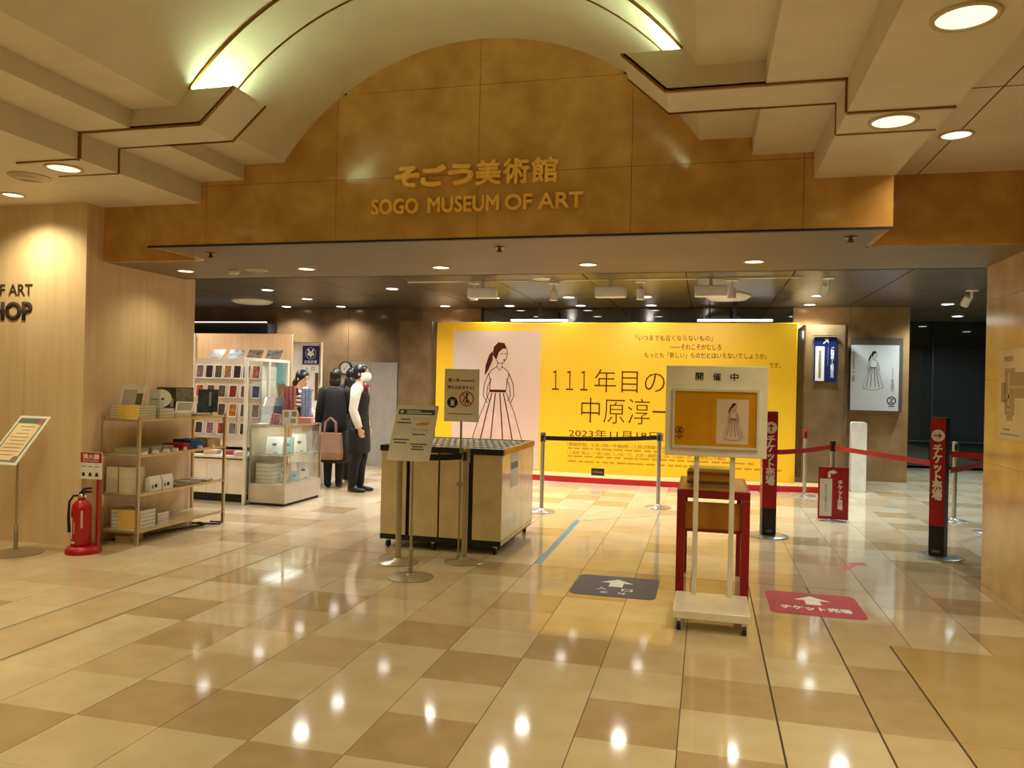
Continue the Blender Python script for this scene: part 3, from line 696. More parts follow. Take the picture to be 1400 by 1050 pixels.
# ================================================================ DISPLAY FRAME AND RED TABLE
fr = thing('poster_stand', 'white rolling display frame with yellow exhibition poster and heading', 'display stand', (0.055, 5.0, 0))
bevel(MB().box(-0.225, 0.225, -0.26, 0.20, 0.075, 0.125).build('base_plate', M('white_gloss', (236, 228, 210), 0.15), fr), 0.006)
for x in (-0.19, 0.19):
    for y in (-0.22, 0.16):
        c = MB().box(x-0.014, x+0.014, y-0.012, y+0.012, 0.045, 0.075).build('caster', m_chrome, fr)
        w_ = MB().tube([(x-0.012, y, 0.028), (x+0.012, y, 0.028)], 0.028, 16).build('wheel', m_black, c)
for x in (-0.108, 0.115): bevel(MB().box(x-0.016, x+0.016, 0.135, 0.165, 0.125, 1.60).build('upright', m_white, fr), 0.003)
bevel(MB().box(-0.31, 0.32, 0.11, 0.135, 1.02, 1.60).build('board', m_white, fr), 0.004)
f = MB()
for a in ((-0.265, 0.267, 1.437, 1.452), (-0.265, 0.267, 1.072, 1.087), (-0.265, -0.252, 1.087, 1.437), (0.254, 0.267, 1.087, 1.437)): f.box(a[0], a[1], 0.092, 0.11, a[2], a[3])
f.build('snap_frame', m_framesilver, fr)
pp_ = MB().box(-0.252, 0.254, 0.104, 0.11, 1.087, 1.437).build('poster', M('poster_yellow', (206, 148, 20), 0.12, coat=0.6), fr)
MB().box(0.01, 0.205, 0.1032, 0.104, 1.105, 1.39).build('poster_picture', M('poster_pink', (214, 190, 172), 0.3), pp_)
drawing(pp_, 0.01, 0.205, 1.11, 1.385, 0.103, M('soft_ink', (130, 96, 76), 0.6), m_ink, None, 1.2)
txt('中原淳一展', (-0.048, -0.008, 1.11, 1.385), M('poster_ink', (190, 124, 12), 0.5), pp_, 0.104, 0.0008, 0.0, vertical=True)
txt('111年目の', (0.213, 0.243, 1.11, 1.33), M('poster_ink', (190, 124, 12), 0.5), pp_, 0.104, 0.0008, 0.0, vertical=True)
lg = MB(); ringpoly(lg, -0.219, 1.185, 0.021, 0.026, 0.103, 0.104)
for q in ([(-0.232, 1.199), (-0.206, 1.199), (-0.206, 1.193), (-0.232, 1.193)], [(-0.232, 1.177), (-0.206, 1.177), (-0.206, 1.171), (-0.232, 1.171)], [(-0.213, 1.194), (-0.206, 1.194), (-0.225, 1.176), (-0.232, 1.176)], [(-0.230, 1.194), (-0.223, 1.194), (-0.208, 1.176), (-0.215, 1.176)]): lg.prism(q, 0.103, 0.104)
lg.box(-0.243, -0.196, 0.103, 0.104, 1.143, 1.149); lg.box(-0.232, -0.207, 0.103, 0.104, 1.129, 1.135); lg.build('emblem', m_ink, pp_)
m = MB()
for k in range(7): m.box(-0.225, -0.07-0.02*(k % 3), 0.1033, 0.104, 1.36-0.026*k, 1.364-0.026*k)
m.build('small_print', M('poster_ink2', (204, 138, 12), 0.5), pp_)
for k, ch in enumerate('開催中'): txt(ch, (-0.125+k*0.108, -0.078+k*0.108, 1.508, 1.556), m_inkblack, fr, 0.11, 0.0012, 0, fat=0.0012)
tb = thing('flyer_table', 'tall red table with mustard panels behind the display frame', 'table', (0.06, 5.87, 0))
m_tred = M('table_red', (150, 16, 14), 0.35); m_mus = M('mustard_panel', (206, 140, 30), 0.35)
for x in (-0.215, 0.215):
    for y in (-0.37, 0.43): bevel(MB().box(x-0.028, x+0.028, y-0.028, y+0.028, 0, 0.70).build('leg', m_tred, tb), 0.004)
for x in (-0.243, 0.223): MB().box(x, x+0.02, -0.342, 0.402, 0.64, 0.70).build('apron', m_tred, tb)
bevel(MB().box(-0.243, 0.243, -0.398, 0.458, 0.70, 0.755).build('table_top', m_tred, tb), 0.004)
MB().box(-0.225, 0.225, -0.38, 0.44, 0.755, 0.758).build('top_sheet', m_mus, tb)
MB().box(-0.187, 0.187, -0.34, 0.40, 0.46, 0.48).build('shelf', m_tred, tb)
MB().box(-0.186, 0.186, -0.33, -0.31, 0.48, 0.665).build('shelf_front', m_mus, tb)
MB().box(0.199, 0.203, -0.335, -0.28, 0.50, 0.62).build('paper_tag', m_paper, tb)
cols = [(190, 176, 150), (150, 120, 70), (236, 214, 120), (226, 180, 60), (150, 90, 30), (240, 214, 70)]
labs = ['grey flyers lying lowest in the pile on the red table', 'tan flyers second from bottom in the pile on the red table', 'pale cream flyers in the middle of the pile on the red table', 'mustard flyers above the cream ones on the red table', 'brown flyers below the topmost pile on the red table', 'bright yellow flyers topmost in the pile on the red table']
z = 0.758
for k, (c, l) in enumerate(zip(cols, labs)):
    h = 0.022; random.seed(k); o = MB().box(-0.15, 0.15, -0.12, 0.12, 0, h).build('flyer_stack', M('flyer_%d' % k, c, 0.5)); o.location = (0.04+random.uniform(-.02, .02), 5.74+random.uniform(-.02, .02), z); o.rotation_euler = (0, 0, random.uniform(-.05, .05)); tag(o, 'pile of '+l, 'flyers', 'flyers on the red table'); z += h

# ================================================================ UMBRELLA RACK
ur = thing('umbrella_rack', 'cream umbrella locker rack on casters with black toothed top', 'umbrella rack', (-2.215, 6.93, 0))
UW, UD = 0.55, 0.60
for a, b, nm in ((-UW, -UW+0.235, 'panel'), (-UW+0.27, -UW+0.53, 'panel'), (-UW+0.545, -UW+0.80, 'panel'), (-UW+0.845, UW, 'panel')):
    bevel(MB().box(a, b, -UD, -UD+0.02, 0.12, 0.85).build('front_panel', m_cream, ur), 0.003)
MB().box(-UW+0.01, UW-0.02, -UD+0.03, UD-0.02, 0.12, 0.84).build('inner_body', m_black, ur)
bevel(MB().box(UW-0.02, UW, -UD+0.0205, UD, 0.12, 0.85).build('side_panel', m_creamg, ur), 0.003)
bevel(MB().box(-UW, -UW+0.01, -UD+0.0205, UD, 0.12, 0.85).build('side_panel', m_creamg, ur), 0.003)
MB().box(-UW, UW, UD-0.02, UD, 0.12, 0.85).build('back_panel', m_cream, ur)
MB().box(-UW, UW, -UD, UD, 0.075, 0.12).build('base_frame', m_black, ur)
MB().box(UW, UW+0.003, -UD, UD, 0.085, 0.12).build('side_rail', m_steel, ur)
tf = MB()
tf.box(-UW-0.01, UW+0.01, -UD-0.01, -UD+0.02, 0.85, 0.90); tf.box(-UW-0.01, UW+0.01, UD-0.02, UD+0.01, 0.85, 0.90)
tf.box(-UW-0.01, -UW+0.02, -UD+0.02, UD-0.02, 0.85, 0.90); tf.build('top_frame', m_black, ur)
MB().box(UW-0.015, UW+0.012, -UD+0.02, UD-0.02, 0.85, 0.90).build('top_edge', m_brass, ur)
MB().box(-UW+0.02, UW-0.015, -UD+0.02, UD-0.02, 0.845, 0.855).build('top_tray', m_black, ur)
for k in range(6):
    y = -UD+0.09+k*0.20
    g = MB().box(-UW+0.02, UW-0.015, y-0.012, y+0.012, 0.888, 0.898)
    for q in range(17):
        x = -UW+0.05+q*0.062; g.box(x, x+0.03, y-0.075, y-0.012, 0.889, 0.897)
    g.build('lock_rail', m_lockrail, ur)
for x in (-UW+0.06, -0.07, UW-0.06):
    for y in (-UD+0.05, UD-0.05):
        c = MB().box(x-0.014, x+0.014, y-0.014, y+0.014, 0.05, 0.075).build('caster', m_chrome, ur)
        MB().tube([(x-0.013, y, 0.03), (x+0.013, y, 0.03)], 0.03, 16).build('wheel', m_black, c)
nt_ = MB().box(UW, UW+0.0015, -0.30, -0.02, 0.54, 0.85).build('side_notice', m_paper, ur)
MB().box(UW+0.0015, UW+0.002, -0.29, -0.03, 0.70, 0.76).build('notice_band', M('steel_blue_print', (110, 128, 150), 0.5), nt_)
# ================================================================ SIGN STANDS
def sign_stand(loc, label, pole_h, mat=m_pole, base_r=0.17, lower=True):
    t = thing('sign_stand', label, 'sign stand', loc, 0)
    o = MB().lathe([(base_r, 0), (base_r, 0.006), (base_r*0.6, 0.014), (0.03, 0.02), (0.02, 0.03)], n=36).build('base', mat, t); smooth_angle(o)
    if lower: smooth_angle(MB().lathe([(0.017, 0.025), (0.017, 0.22), (0.0155, 0.222)], n=16).build('sleeve', mat, t))
    smooth_angle(MB().lathe([(0.010, 0.025), (0.010, pole_h)], n=12).build('pole', mat, t))
    return t
s1 = sign_stand((-2.115, 5.42, 0), 'tilted white map board on a pole before the umbrella rack', 0.99)
bd = bpy.data.objects.new('board', None)
R_ = Matrix.Translation((-0.005, 0, 1.08)) @ Matrix.Rotation(math.radians(-26), 4, 'X')
def placed(o): o.matrix_local = R_; return o
b1 = placed(bevel(MB().prism(rrect(-0.165, 0.165, -0.225, 0.225, 0.012), 0.0, 0.012).build('board', m_paper, s1), 0.002))
def sub(mb, name, mat): return mb.build(name, mat, b1)
sub(MB().box(-0.145, 0.145, -0.001, 0, 0.145, 0.187), 'title_band', M('teal_print', (52, 82, 96), 0.5))
sub(MB().box(-0.13, -0.108, -0.0018, -0.001, 0.155, 0.177), 'title_icon', m_inkwhite)
sub(MB().box(-0.08, 0.03, -0.0018, -0.001, 0.169, 0.177).box(-0.08, 0.12, -0.0018, -0.001, 0.154, 0.162), 'title_print', m_inkwhite)
mp_ = MB().box(-0.02, 0.13, -0.001, 0, 0.115, 0.117).box(0.005, 0.125, -0.001, 0, 0.10, 0.102)
for k in range(6): mp_.box(-0.01+0.023*k, -0.008+0.023*k, -0.001, 0, -0.005, 0.045)
mp_.box(-0.01, 0.12, -0.001, 0, 0.02, 0.022); sub(mp_, 'map_print', m_inkgrey)
sub(MB().prism([(0.01, 0.07), (0.02, 0.055), (0.10, 0.06), (0.12, 0.085), (0.05, 0.085)], -0.0012, 0), 'map_patch', M('orange_print', (222, 150, 60), 0.5))
tx = MB()
for x0, x1, z in ((-0.115, -0.045, 0.10), (-0.14, -0.025, 0.072), (-0.145, -0.02, -0.065), (-0.135, -0.035, -0.09), (0.0, 0.105, -0.02), (0.0, 0.125, -0.098), (0.015, 0.10, -0.118), (0.01, 0.11, -0.138)):
    x = x0
    while x < x1-0.006: tx.box(x, x+0.010, -0.001, 0, z, z+0.010); x += 0.0125
sub(tx, 'small_print', m_inkblack)
s2 = thing('notice_sign', 'white no-umbrella notice on a thin pole above the umbrella rack', 'sign', (-1.962, 6.10, 0.013))
MB().lathe([(0.009, 0.01), (0.009, 1.14)], n=12).build('pole', m_pole, s2); MB().lathe([(0.02, 0.0), (0.02, 0.012)], n=12).build('foot', m_pole, s2); MB().box(-0.01, 0.05, -0.06, 0.012, 0.60, 0.63).build('clamp', m_pole, s2)
b2 = bevel(MB().box(-0.15, 0.15, -0.008, 0.0, 1.125, 1.56).build('board', M('ivory_board', (250, 244, 230), 0.4), s2), 0.002)
def s2t(s, a, mat): return txt(s, a, mat, b2, -0.008, 0.001, 0, fat=0.0008)
s2t('長い', (-0.118, -0.055, 1.452, 1.482), m_ink); s2t('傘', (-0.052, -0.018, 1.452, 1.484), m_inkred); s2t('は', (0.09, 0.112, 1.456, 1.478), m_ink)
MB().box(-0.012, 0.085, -0.009, -0.008, 1.459, 1.469).build('small_print', m_inkgrey, b2)
s2t('持ち込めません！', (-0.122, 0.105, 1.392, 1.424), m_ink)
o = MB().prism(circ(-0.078, 1.283, 0.046), -0.009, -0.008).build('locker_icon', M('dark_brown_print', (46, 18, 14), 0.5), b2)
MB().box(-0.10, -0.056, -0.0098, -0.009, 1.30, 1.305).box(-0.10, -0.056, -0.0098, -0.009, 1.255, 1.26).box(-0.093, -0.063, -0.0098, -0.009, 1.263, 1.297).build('icon_mark', m_paper, b2)
q = MB(); ringpoly(q, 0.045, 1.315, 0.053, 0.062, -0.009, -0.008); q.stroke([(0.006, 1.355), (0.084, 1.275)], 0.009, -0.0095, -0.0085); q.build('ban_ring', m_inkred, b2)
q = MB().prism(circ(0.047, 1.352, 0.011, 14), -0.0092, -0.008); q.stroke([(0.045, 1.34), (0.046, 1.31), (0.06, 1.275)], 0.012, -0.0092, -0.008); q.stroke([(0.046, 1.31), (0.032, 1.272)], 0.009, -0.0092, -0.008); q.stroke([(0.045, 1.335), (0.025, 1.315)], 0.007, -0.0092, -0.008); q.stroke([(0.024, 1.318), (0.016, 1.285)], 0.010, -0.0092, -0.008); q.build('walker_icon', m_inkblack, b2)
MB().box(-0.12, 0.10, -0.009, -0.008, 1.186, 1.192).build('foot_print', m_inkgrey, b2)
s3 = sign_stand((-5.40, 5.10, 0), 'tilted white poster board on a brass pole before the oak wall', 0.86, base_r=0.20)
R_ = Matrix.Translation((0.0, 0.0, 0.92)) @ Matrix.Rotation(math.radians(-42), 4, 'X')
b3 = placed(bevel(MB().box(-0.155, 0.155, 0.0, 0.012, -0.25, 0.25).build('board', m_paper, s3), 0.003))
MB().box(-0.13, 0.13, -0.001, 0, -0.225, 0.225).build('poster_edge', M('grey_green_print', (120, 126, 112), 0.5), b3)
MB().box(-0.115, 0.115, -0.0016, -0.001, -0.205, 0.165).build('poster_sheet', M('peach_print', (240, 214, 170), 0.5), b3)
MB().box(-0.125, 0.07, -0.0016, -0.001, 0.175, 0.217).build('poster_title', M('green_print', (60, 96, 78), 0.5), b3)
MB().prism(circ(0.10, 0.185, 0.028, 12), -0.002, -0.001).build('poster_flower', M('rose_print', (180, 70, 70), 0.5), b3)
q = MB()
for k, (a, b) in enumerate(((-0.07, 0.07), (-0.03, 0.05), (-0.06, 0.06), (-0.10, 0.09), (-0.08, 0.08), (-0.09, 0.09), (-0.09, 0.09), (-0.09, 0.09), (-0.09, 0.06))): q.box(a, b, -0.0022, -0.0016, 0.13-0.036*k, 0.136-0.036*k)
q.build('small_print', m_inkgrey, b3)
MB().prism(circ(-0.11, -0.20, 0.03, 10), -0.002, -0.0012).prism(circ(0.10, -0.195, 0.034, 10), -0.002, -0.0012).build('poster_corner', M('mauve_print', (150, 110, 104), 0.5), b3)

# ================================================================ FIRE EXTINGUISHER
ex = thing('fire_extinguisher_stand', 'red pole stand with white extinguisher notice beside the oak wall', 'stand', (-4.93, 5.30, 0))
o = MB().lathe([(0.135, 0), (0.135, 0.03), (0.12, 0.05), (0.105, 0.06), (0.0, 0.062)], n=28).build('base', m_red, ex); smooth_angle(o)
MB().box(0.078, 0.098, 0.04, 0.06, 0.05, 0.66).build('post', m_red, ex)
MB().box(-0.075, 0.135, 0.03, 0.038, 0.60, 0.82).build('notice', m_paper, ex)
nb = MB().box(-0.073, 0.133, 0.028, 0.03, 0.735, 0.818).build('notice_band', m_red, ex)
txt('消火器', (-0.05, 0.11, 0.765, 0.806), m_inkwhite, ex, 0.028, 0.001, 0, fat=0.0015)
txt('FIRE EXTINGUISHER', (-0.05, 0.11, 0.743, 0.756), m_inkwhite, ex, 0.028, 0.001, 0.0)
q = MB()
for k in range(3):
    q.box(-0.065+k*0.065, -0.02+k*0.065, 0.029, 0.03, 0.70, 0.705); q.prism([(-0.06+k*0.065, 0.62), (-0.025+k*0.065, 0.625), (-0.035+k*0.065, 0.655), (-0.055+k*0.065, 0.65)], 0.029, 0.03)
q.build('pictogram', m_inkblack, ex)
fe = thing('fire_extinguisher', 'red fire extinguisher with black hose on its red floor stand', 'fire extinguisher', (-4.945, 5.29, 0.062))
o = MB().lathe([(0.0, 0), (0.07, 0.0), (0.076, 0.012), (0.076, 0.30), (0.068, 0.335), (0.045, 0.36), (0.028, 0.37), (0.028, 0.385)], n=28).build('cylinder', m_red, fe); smooth_angle(o)
MB().lathe([(0.022, 0.385), (0.03, 0.39), (0.03, 0.41), (0.014, 0.42)], n=16).build('valve', m_chrome, fe)
MB().tube([(-0.02, 0, 0.42), (0.02, 0, 0.435), (0.09, 0, 0.44)], [0.012, 0.011, 0.008], 8).build('carry_handle', m_black, fe)
MB().tube([(-0.015, 0, 0.425), (0.02, 0, 0.46), (0.095, 0, 0.47)], [0.009, 0.010, 0.007], 8).build('squeeze_lever', m_black, fe)
MB().tube([(-0.02, 0, 0.405), (-0.075, -0.01, 0.40), (-0.105, -0.02, 0.35), (-0.11, -0.02, 0.22), (-0.10, -0.02, 0.10)], [0.009, 0.009, 0.010, 0.011, 0.013], 8).build('hose', m_black, fe)
def wrap(z0, z1, a0, a1, name, mat, r=0.0768):
    q = MB(); A = [math.radians(a0+(a1-a0)*k/6) for k in range(7)]
    for a, b in zip(A, A[1:]): q.add([(r*math.cos(a), r*math.sin(a), z0), (r*math.cos(b), r*math.sin(b), z0), (r*math.cos(b), r*math.sin(b), z1), (r*math.cos(a), r*math.sin(a), z1)], [(0,1,2,3)])
    q.build(name, mat, fe)
wrap(0.06, 0.23, -118, -106, 'side_label', m_inkwhite); wrap(0.24, 0.28, -122, -100, 'emblem_label', M('dark_label', (70, 40, 36), 0.5)); wrap(0.15, 0.29, -52, -40, 'side_label', M('pale_label', (200, 180, 160), 0.5)); wrap(0.025, 0.04, -118, -85, 'foot_label', m_inkwhite); wrap(0.10, 0.20, -92, -88, 'print_line', m_inkwhite)

# ================================================================ FLOOR STICKERS AND TAPE
m_matgrey = M('grey_sticker', (70, 72, 86), 0.5, spec=0.25); m_matred = M('red_sticker', (186, 40, 28), 0.5, spec=0.25)
def floor_mat(cx, cy, label, mat):
    t = thing('floor_sticker', label, 'floor sticker', (cx, cy, 0))
    MB().prism(rrect(-0.30, 0.30, -0.29, 0.29, 0.06), 0.0, 0.0015, 'z').build('sheet', mat, t)
    MB().prism([(-0.05, -0.02), (0.05, -0.02), (0.05, 0.09), (0.12, 0.09), (0.0, 0.20), (-0.12, 0.09), (-0.05, 0.09)], 0.0015, 0.0022, 'z').build('arrow', m_inkwhite, t)
    return t
t = floor_mat(-0.612, 5.655, 'dark grey floor sticker with white arrow marking the entrance', m_matgrey)
txt('入', (-0.13, -0.05, -0.125, -0.055), m_inkwhite, t, 0.0015, 0.0007, 0.02, flat=True); txt('口', (0.05, 0.13, -0.125, -0.06), m_inkwhite, t, 0.0015, 0.0007, 0.03, flat=True)
txt('受', (-0.09, -0.03, -0.215, -0.16), m_inkwhite, t, 0.0015, 0.0007, 0.02, flat=True); txt('付', (0.03, 0.09, -0.215, -0.16), m_inkwhite, t, 0.0015, 0.0007, 0.02, flat=True)
t = floor_mat(0.738, 5.625, 'red floor sticker with white arrow pointing to the ticket counter', m_matred)
txt('チケット売場', (-0.22, 0.22, -0.165, -0.075), m_inkwhite, t, 0.0015, 0.0007, 0, flat=True, fat=0.004)
def tape(a, b, wd, mat, label, name='floor_tape'):
    a, b = Vector(a), Vector(b); d = (b-a).normalized(); nn = Vector((-d.y, d.x))*wd/2
    o = MB().prism([tuple(a+nn), tuple(a-nn), tuple(b-nn), tuple(b+nn)], 0, 0.001, 'z').build(name, mat); tag(o, label, 'tape')
m_tape = M('blue_tape', (60, 140, 160), 0.4)
tape((-1.305, 6.17), (-1.325, 8.30), 0.055, m_tape, 'strip of blue tape on the floor right of the umbrella rack')
tape((-1.29, 8.29), (-0.36, 9.10), 0.012, M('grey_tape', (116, 120, 112), 0.5), 'thin grey tape line running from the blue tape to the table')
a, b = FL(1210, 692), FL(1226, 694); tape((a.x, a.y), (b.x, b.y), 0.09, m_tape, 'short scrap of blue tape near the right marble wall')
pts = [FL(*q) for q in ((1146, 779), (1155, 781), (1173, 772.5), (1186, 773.5), (1181, 769.5), (1158, 769.5), (1164, 772))]
o = MB().prism([(p.x, p.y) for p in pts], 0, 0.001, 'z').build('floor_arrow', M('pale_red_tape', (206, 84, 68), 0.4)); tag(o, 'small red arrow tape on the floor beyond the red sticker', 'floor sticker')

# ================================================================ WALL SIGNS
p = AY(1112, 522, 12.3); q2 = AY(1144, 461, 12.3); W_, H_ = q2.x-p.x, q2.z-p.z
t = thing('navy_sign', 'navy vertical sign with white arrow on the marble pilaster', 'sign', (p.x, 12.285, p.z))
MB().box(0, W_, 0, 0.012, 0, H_).build('plate', m_navy, t)
MB().box(0.02, 0.145, -0.001, 0, 0.015, H_*0.79).build('white_label', m_paper, t)
a = MB(); arrow(a, W_*0.52, H_*0.905, 0.055, math.radians(45), -0.001, 0); a.build('arrow', m_inkwhite, t)
txt('ご招待券・入館券の方', (W_*0.74, W_*0.90, H_*0.10, H_*0.78), m_inkwhite, t, 0, 0.001, 0.01, vertical=True)
a = MB()
for k in range(16): a.box(0.065, 0.10, -0.002, -0.001, 0.06+k*0.026, 0.078+k*0.026)
a.build('small_print', m_inkgrey, t); MB().box(W_*0.61, W_*0.64, -0.001, 0, H_*0.36, H_*0.78).build('fine_print', m_inkgrey, t)
MB().tube([(-0.02, -0.01, H_+0.02), (W_+0.01, -0.01, H_+0.02)], 0.012, 8).build('hanging_rail', m_chrome, t)
p = AY(1161, 562, 13.72); q2 = AY(1230, 462, 13.72); W_, H_ = q2.x-p.x, q2.z-p.z
t = thing('poster_case', 'framed white poster with drawing on the brown marble wall', 'poster', (p.x, 13.79, p.z))
bevel(MB().box(0, W_+0.06, -0.07, 0, 0, H_).build('case', M('case_grey', (120, 112, 98), 0.35, 0.5), t), 0.005)
MB().box(0.01, W_, -0.075, -0.07, 0.02, H_*0.90).build('poster', EMI('backlit_poster', (0.80, 0.84, 0.76), 0.10), t)
ig = M('grey_pencil', (120, 116, 108), 0.6)
drawing(t, W_*0.12, W_*0.80, H_*0.25, H_*0.86, -0.0755, ig, m_inkblack, None, 1.1)
lg = MB(); ringpoly(lg, W_*0.86, H_*0.155, 0.055, 0.07, -0.077, -0.075); lg.stroke([(W_*0.86-0.03, H_*0.155+0.03), (W_*0.86+0.03, H_*0.155+0.03), (W_*0.86-0.03, H_*0.155-0.03), (W_*0.86+0.03, H_*0.155-0.03)], 0.02, -0.077, -0.075); lg.box(W_*0.80, W_*0.92, -0.077, -0.075, H_*0.075, H_*0.085); lg.build('emblem', m_inkblack, t)
txt('111年目の', (W_*0.84, W_*0.91, H_*0.28, H_*0.6), ig, t, -0.0755, 0.001, 0, vertical=True); txt('中原淳一展', (W_*0.04, W_*0.10, H_*0.4, H_*0.82), ig, t, -0.0755, 0.001, 0, vertical=True)
p = AY(1163, 673, 12.2)
t = thing('white_panel', 'narrow white standing panel before the brown marble wall', 'panel', (p.x+0.10, 12.2, 0)); bevel(MB().prism(rrect(-0.105, 0.105, 0.0, 1.02, 0.03), 0, 0.16).build('panel', m_white, t), 0.003)
# floor plan poster on the right wall
t = thing('floor_plan_poster', 'cream floor plan poster on the right marble wall', 'poster', (XR-0.002, 6.345, 1.146), -math.pi/2)
L_ = 0.92
MB().box(0, L_, -0.004, 0, 0, 0.636).build('sheet', M('cream_sheet', (232, 216, 176), 0.45), t)
mp = M('tan_print', (176, 152, 112), 0.5); mp2 = M('pale_print', (214, 190, 146), 0.5)
a = MB().box(0.10, 0.26, -0.0048, -0.004, 0.55, 0.585).box(0.12, 0.30, -0.0048, -0.004, 0.17, 0.50).box(0.05, 0.13, -0.0048, -0.004, 0.26, 0.40).box(0.30, 0.60, -0.0048, -0.004, 0.29, 0.47).box(0.16, 0.27, -0.0048, -0.004, 0.13, 0.17).box(0.1, 0.22, -0.0048, -0.004, 0.06, 0.075); a.build('plan_print', mp, t)
a = MB().box(0.18, 0.21, -0.0055, -0.0048, 0.22, 0.47).box(0.13, 0.24, -0.0055, -0.0048, 0.29, 0.315).box(0.21, 0.5, -0.0055, -0.0048, 0.36, 0.375).box(0.17, 0.25, -0.0055, -0.0048, 0.20, 0.23); a.build('plan_path', mp2, t)
MB().box(0.05, 0.4, -0.0048, -0.004, 0.03, 0.036).build('small_print', m_inkgrey, t)

# ================================================================ GLASS SHELF BY THE OAK WALL
SX0, SX1, SY0, SY1 = -5.09, -4.70, 5.64, 6.88
SZ = [1.085, 0.775, 0.44, 0.125]
sh = thing('shelf_unit', 'brass-framed four-tier glass shelf unit along the oak wall', 'shelf', ((SX0+SX1)/2, (SY0+SY1)/2, 0))
hx, hy = (SX1-SX0)/2, (SY1-SY0)/2
for x in (-hx+0.012, hx-0.012):
    for y in (-hy+0.012, hy-0.012): MB().box(x-0.012, x+0.012, y-0.012, y+0.012, 0, 1.10).build('post', m_pole, sh)
for z in SZ:
    f = MB()
    for x in (-hx+0.004, hx-0.016): f.box(x, x+0.012, -hy+0.024, hy-0.024, z-0.022, z-0.004)
    for y in (-hy+0.004, hy-0.016): f.box(-hx+0.024, hx-0.024, y, y+0.012, z-0.022, z-0.004)
    r_ = f.build('shelf_rail', m_pole, sh)
    MB().box(-hx+0.016, hx-0.016, -hy+0.016, hy-0.016, z-0.010, z).build('shelf_board', M('shelf_board', (206, 188, 144), 0.25), sh)
def item(name, label, cat, mb, mat, loc, rz=0.0, group=None, bev=0.002):
    o = mb.build(name, mat); o.location = loc; o.rotation_euler = (0, 0, rz); tag(o, label, cat, group)
    if bev: bevel(o, bev, 1)
    return o
m_book_y = M('yellow_cover', (238, 204, 110), 0.5); m_book_w = M('book_white', (232, 226, 212), 0.55); m_book_g = M('book_grey', (168, 162, 146), 0.55)
def book(w_, d_, h_, cover, loc, label, rz=0.0, group=None, band=None, pages=True):
    t = thing('book', label, 'book', loc, rz, group)
    MB().box(-w_/2, w_/2, -d_/2, d_/2, 0, 0.003).box(-w_/2, w_/2, -d_/2, d_/2, h_-0.003, h_).box(-w_/2, -w_/2+0.004, -d_/2, d_/2, 0.003, h_-0.003).build('cover', cover if cover is not m_book_w else M('book_cover_edge', (176, 166, 146), 0.5), t)
    MB().box(-w_/2+0.004, w_/2-0.004, -d_/2+0.003, d_/2-0.003, 0.003, h_-0.003).build('pages', m_book_w, t)
    if band: MB().box(-w_/2-0.0006, -w_/2+w_*0.0, -d_/2+d_*0.2, d_/2, 0.0005, h_-0.0005).box(-w_/2+w_*0.25, w_/2+0.0004, -d_/2-0.0008, -d_/2, 0.0, h_).build('band', band, t)
    return t
pos = ['lowest', 'second from bottom', 'third from bottom', 'fourth from bottom', 'topmost']
for k in range(5):
    book(0.30, 0.22, 0.023, m_book_w, (-4.90, 5.80, SZ[0]+0.023*k), 'white book with yellow band on top shelf, %s of its pile' % pos[k], 0.02*(k % 2), 'banded books piled on the top shelf', m_book_y)
for k in range(5):
    book(0.30, 0.20, 0.032, m_book_w, (-4.89, 5.82, SZ[3]+0.032*k), 'thick yellow-banded book on lowest shelf, %s of its pile' % pos[k], 0.015*(k % 2), 'banded books piled on the lowest shelf', m_book_y)
for k in range(4):
    book(0.20, 0.15, 0.025, m_book_w, (-4.87, 6.06, SZ[3]+0.025*k), 'small white book on lowest shelf, %s of four' % (pos[:3]+['topmost'])[k], 0.0, 'small white books on the lowest shelf')
for k in range(3):
    book(0.24, 0.19, 0.028, m_book_g, (-4.85, 6.03, SZ[0]+0.028*k), 'grey book behind the yellow pile on top shelf, %s' % ['lowest', 'middle', 'topmost'][k], 0.0, 'grey books on the top shelf')
for k in range(2):
    book(0.22, 0.22, 0.022, M('book_cream', (226, 218, 196), 0.5), (-4.84, 6.26, SZ[0]+0.022*k), 'cream book lying mid top shelf, %s' % ['lower of two', 'upper of two'][k], 0.05*k, 'cream books on the top shelf')
for k in range(2):
    book(0.22, 0.24, 0.012, m_book_w, (-4.84, 6.56, SZ[0]+0.012*k), 'thin white book near far end of top shelf, %s' % ['lower of two', 'upper of two'][k], 0.08*k, 'thin white books on the top shelf')
def stand_item(name, label, cat, w_, h_, mat, loc, rz, tilt, thick=0.012, face=None, fmat=None, extra=None):
    t = thing(name, label, cat, loc, rz)
    o = MB().box(-w_/2, w_/2, 0, thick, 0, h_).build('cover', mat, t); o.rotation_euler = (-tilt, 0, 0)
    if face:
        for n_, (a, b, c, d), fm in face: MB().box(a*w_, b*w_, -0.0012, 0, c*h_, d*h_).build(n_, fm, o)
    e = MB().prism([(0, 0), (0.10, 0), (math.sin(tilt)*h_*0.75+thick, h_*0.72*math.cos(tilt))], -0.03, 0.03, 'x') if tilt > 0.05 else MB().box(-0.02, 0.02, thick, 0.06, 0, 0.004)
    e.v = [(x, y+thick/math.cos(tilt)+0.002, z) for x, y, z in e.v]
    e.build('easel', M('clear_acrylic', (226, 226, 216), 0.1, alpha=0.55), t)
    return t
gr = M('lavender_print', (190, 180, 180), 0.5); dg = M('olive_print', (110, 100, 66), 0.5); m_olive = M('dark_photo', (76, 72, 46), 0.35, c2=(44, 42, 28), scale=22)
stand_item('display_book', 'display book with grey cover propped on the yellow pile', 'book', 0.20, 0.20, m_paper, (-4.90, 5.76, SZ[0]+0.1155), 0.25, 0.35, face=[('cover_print', (-0.4, 0.2, 0.02, 0.72), gr), ('cover_band', (0.2, 0.48, 0.02, 0.55), dg)])
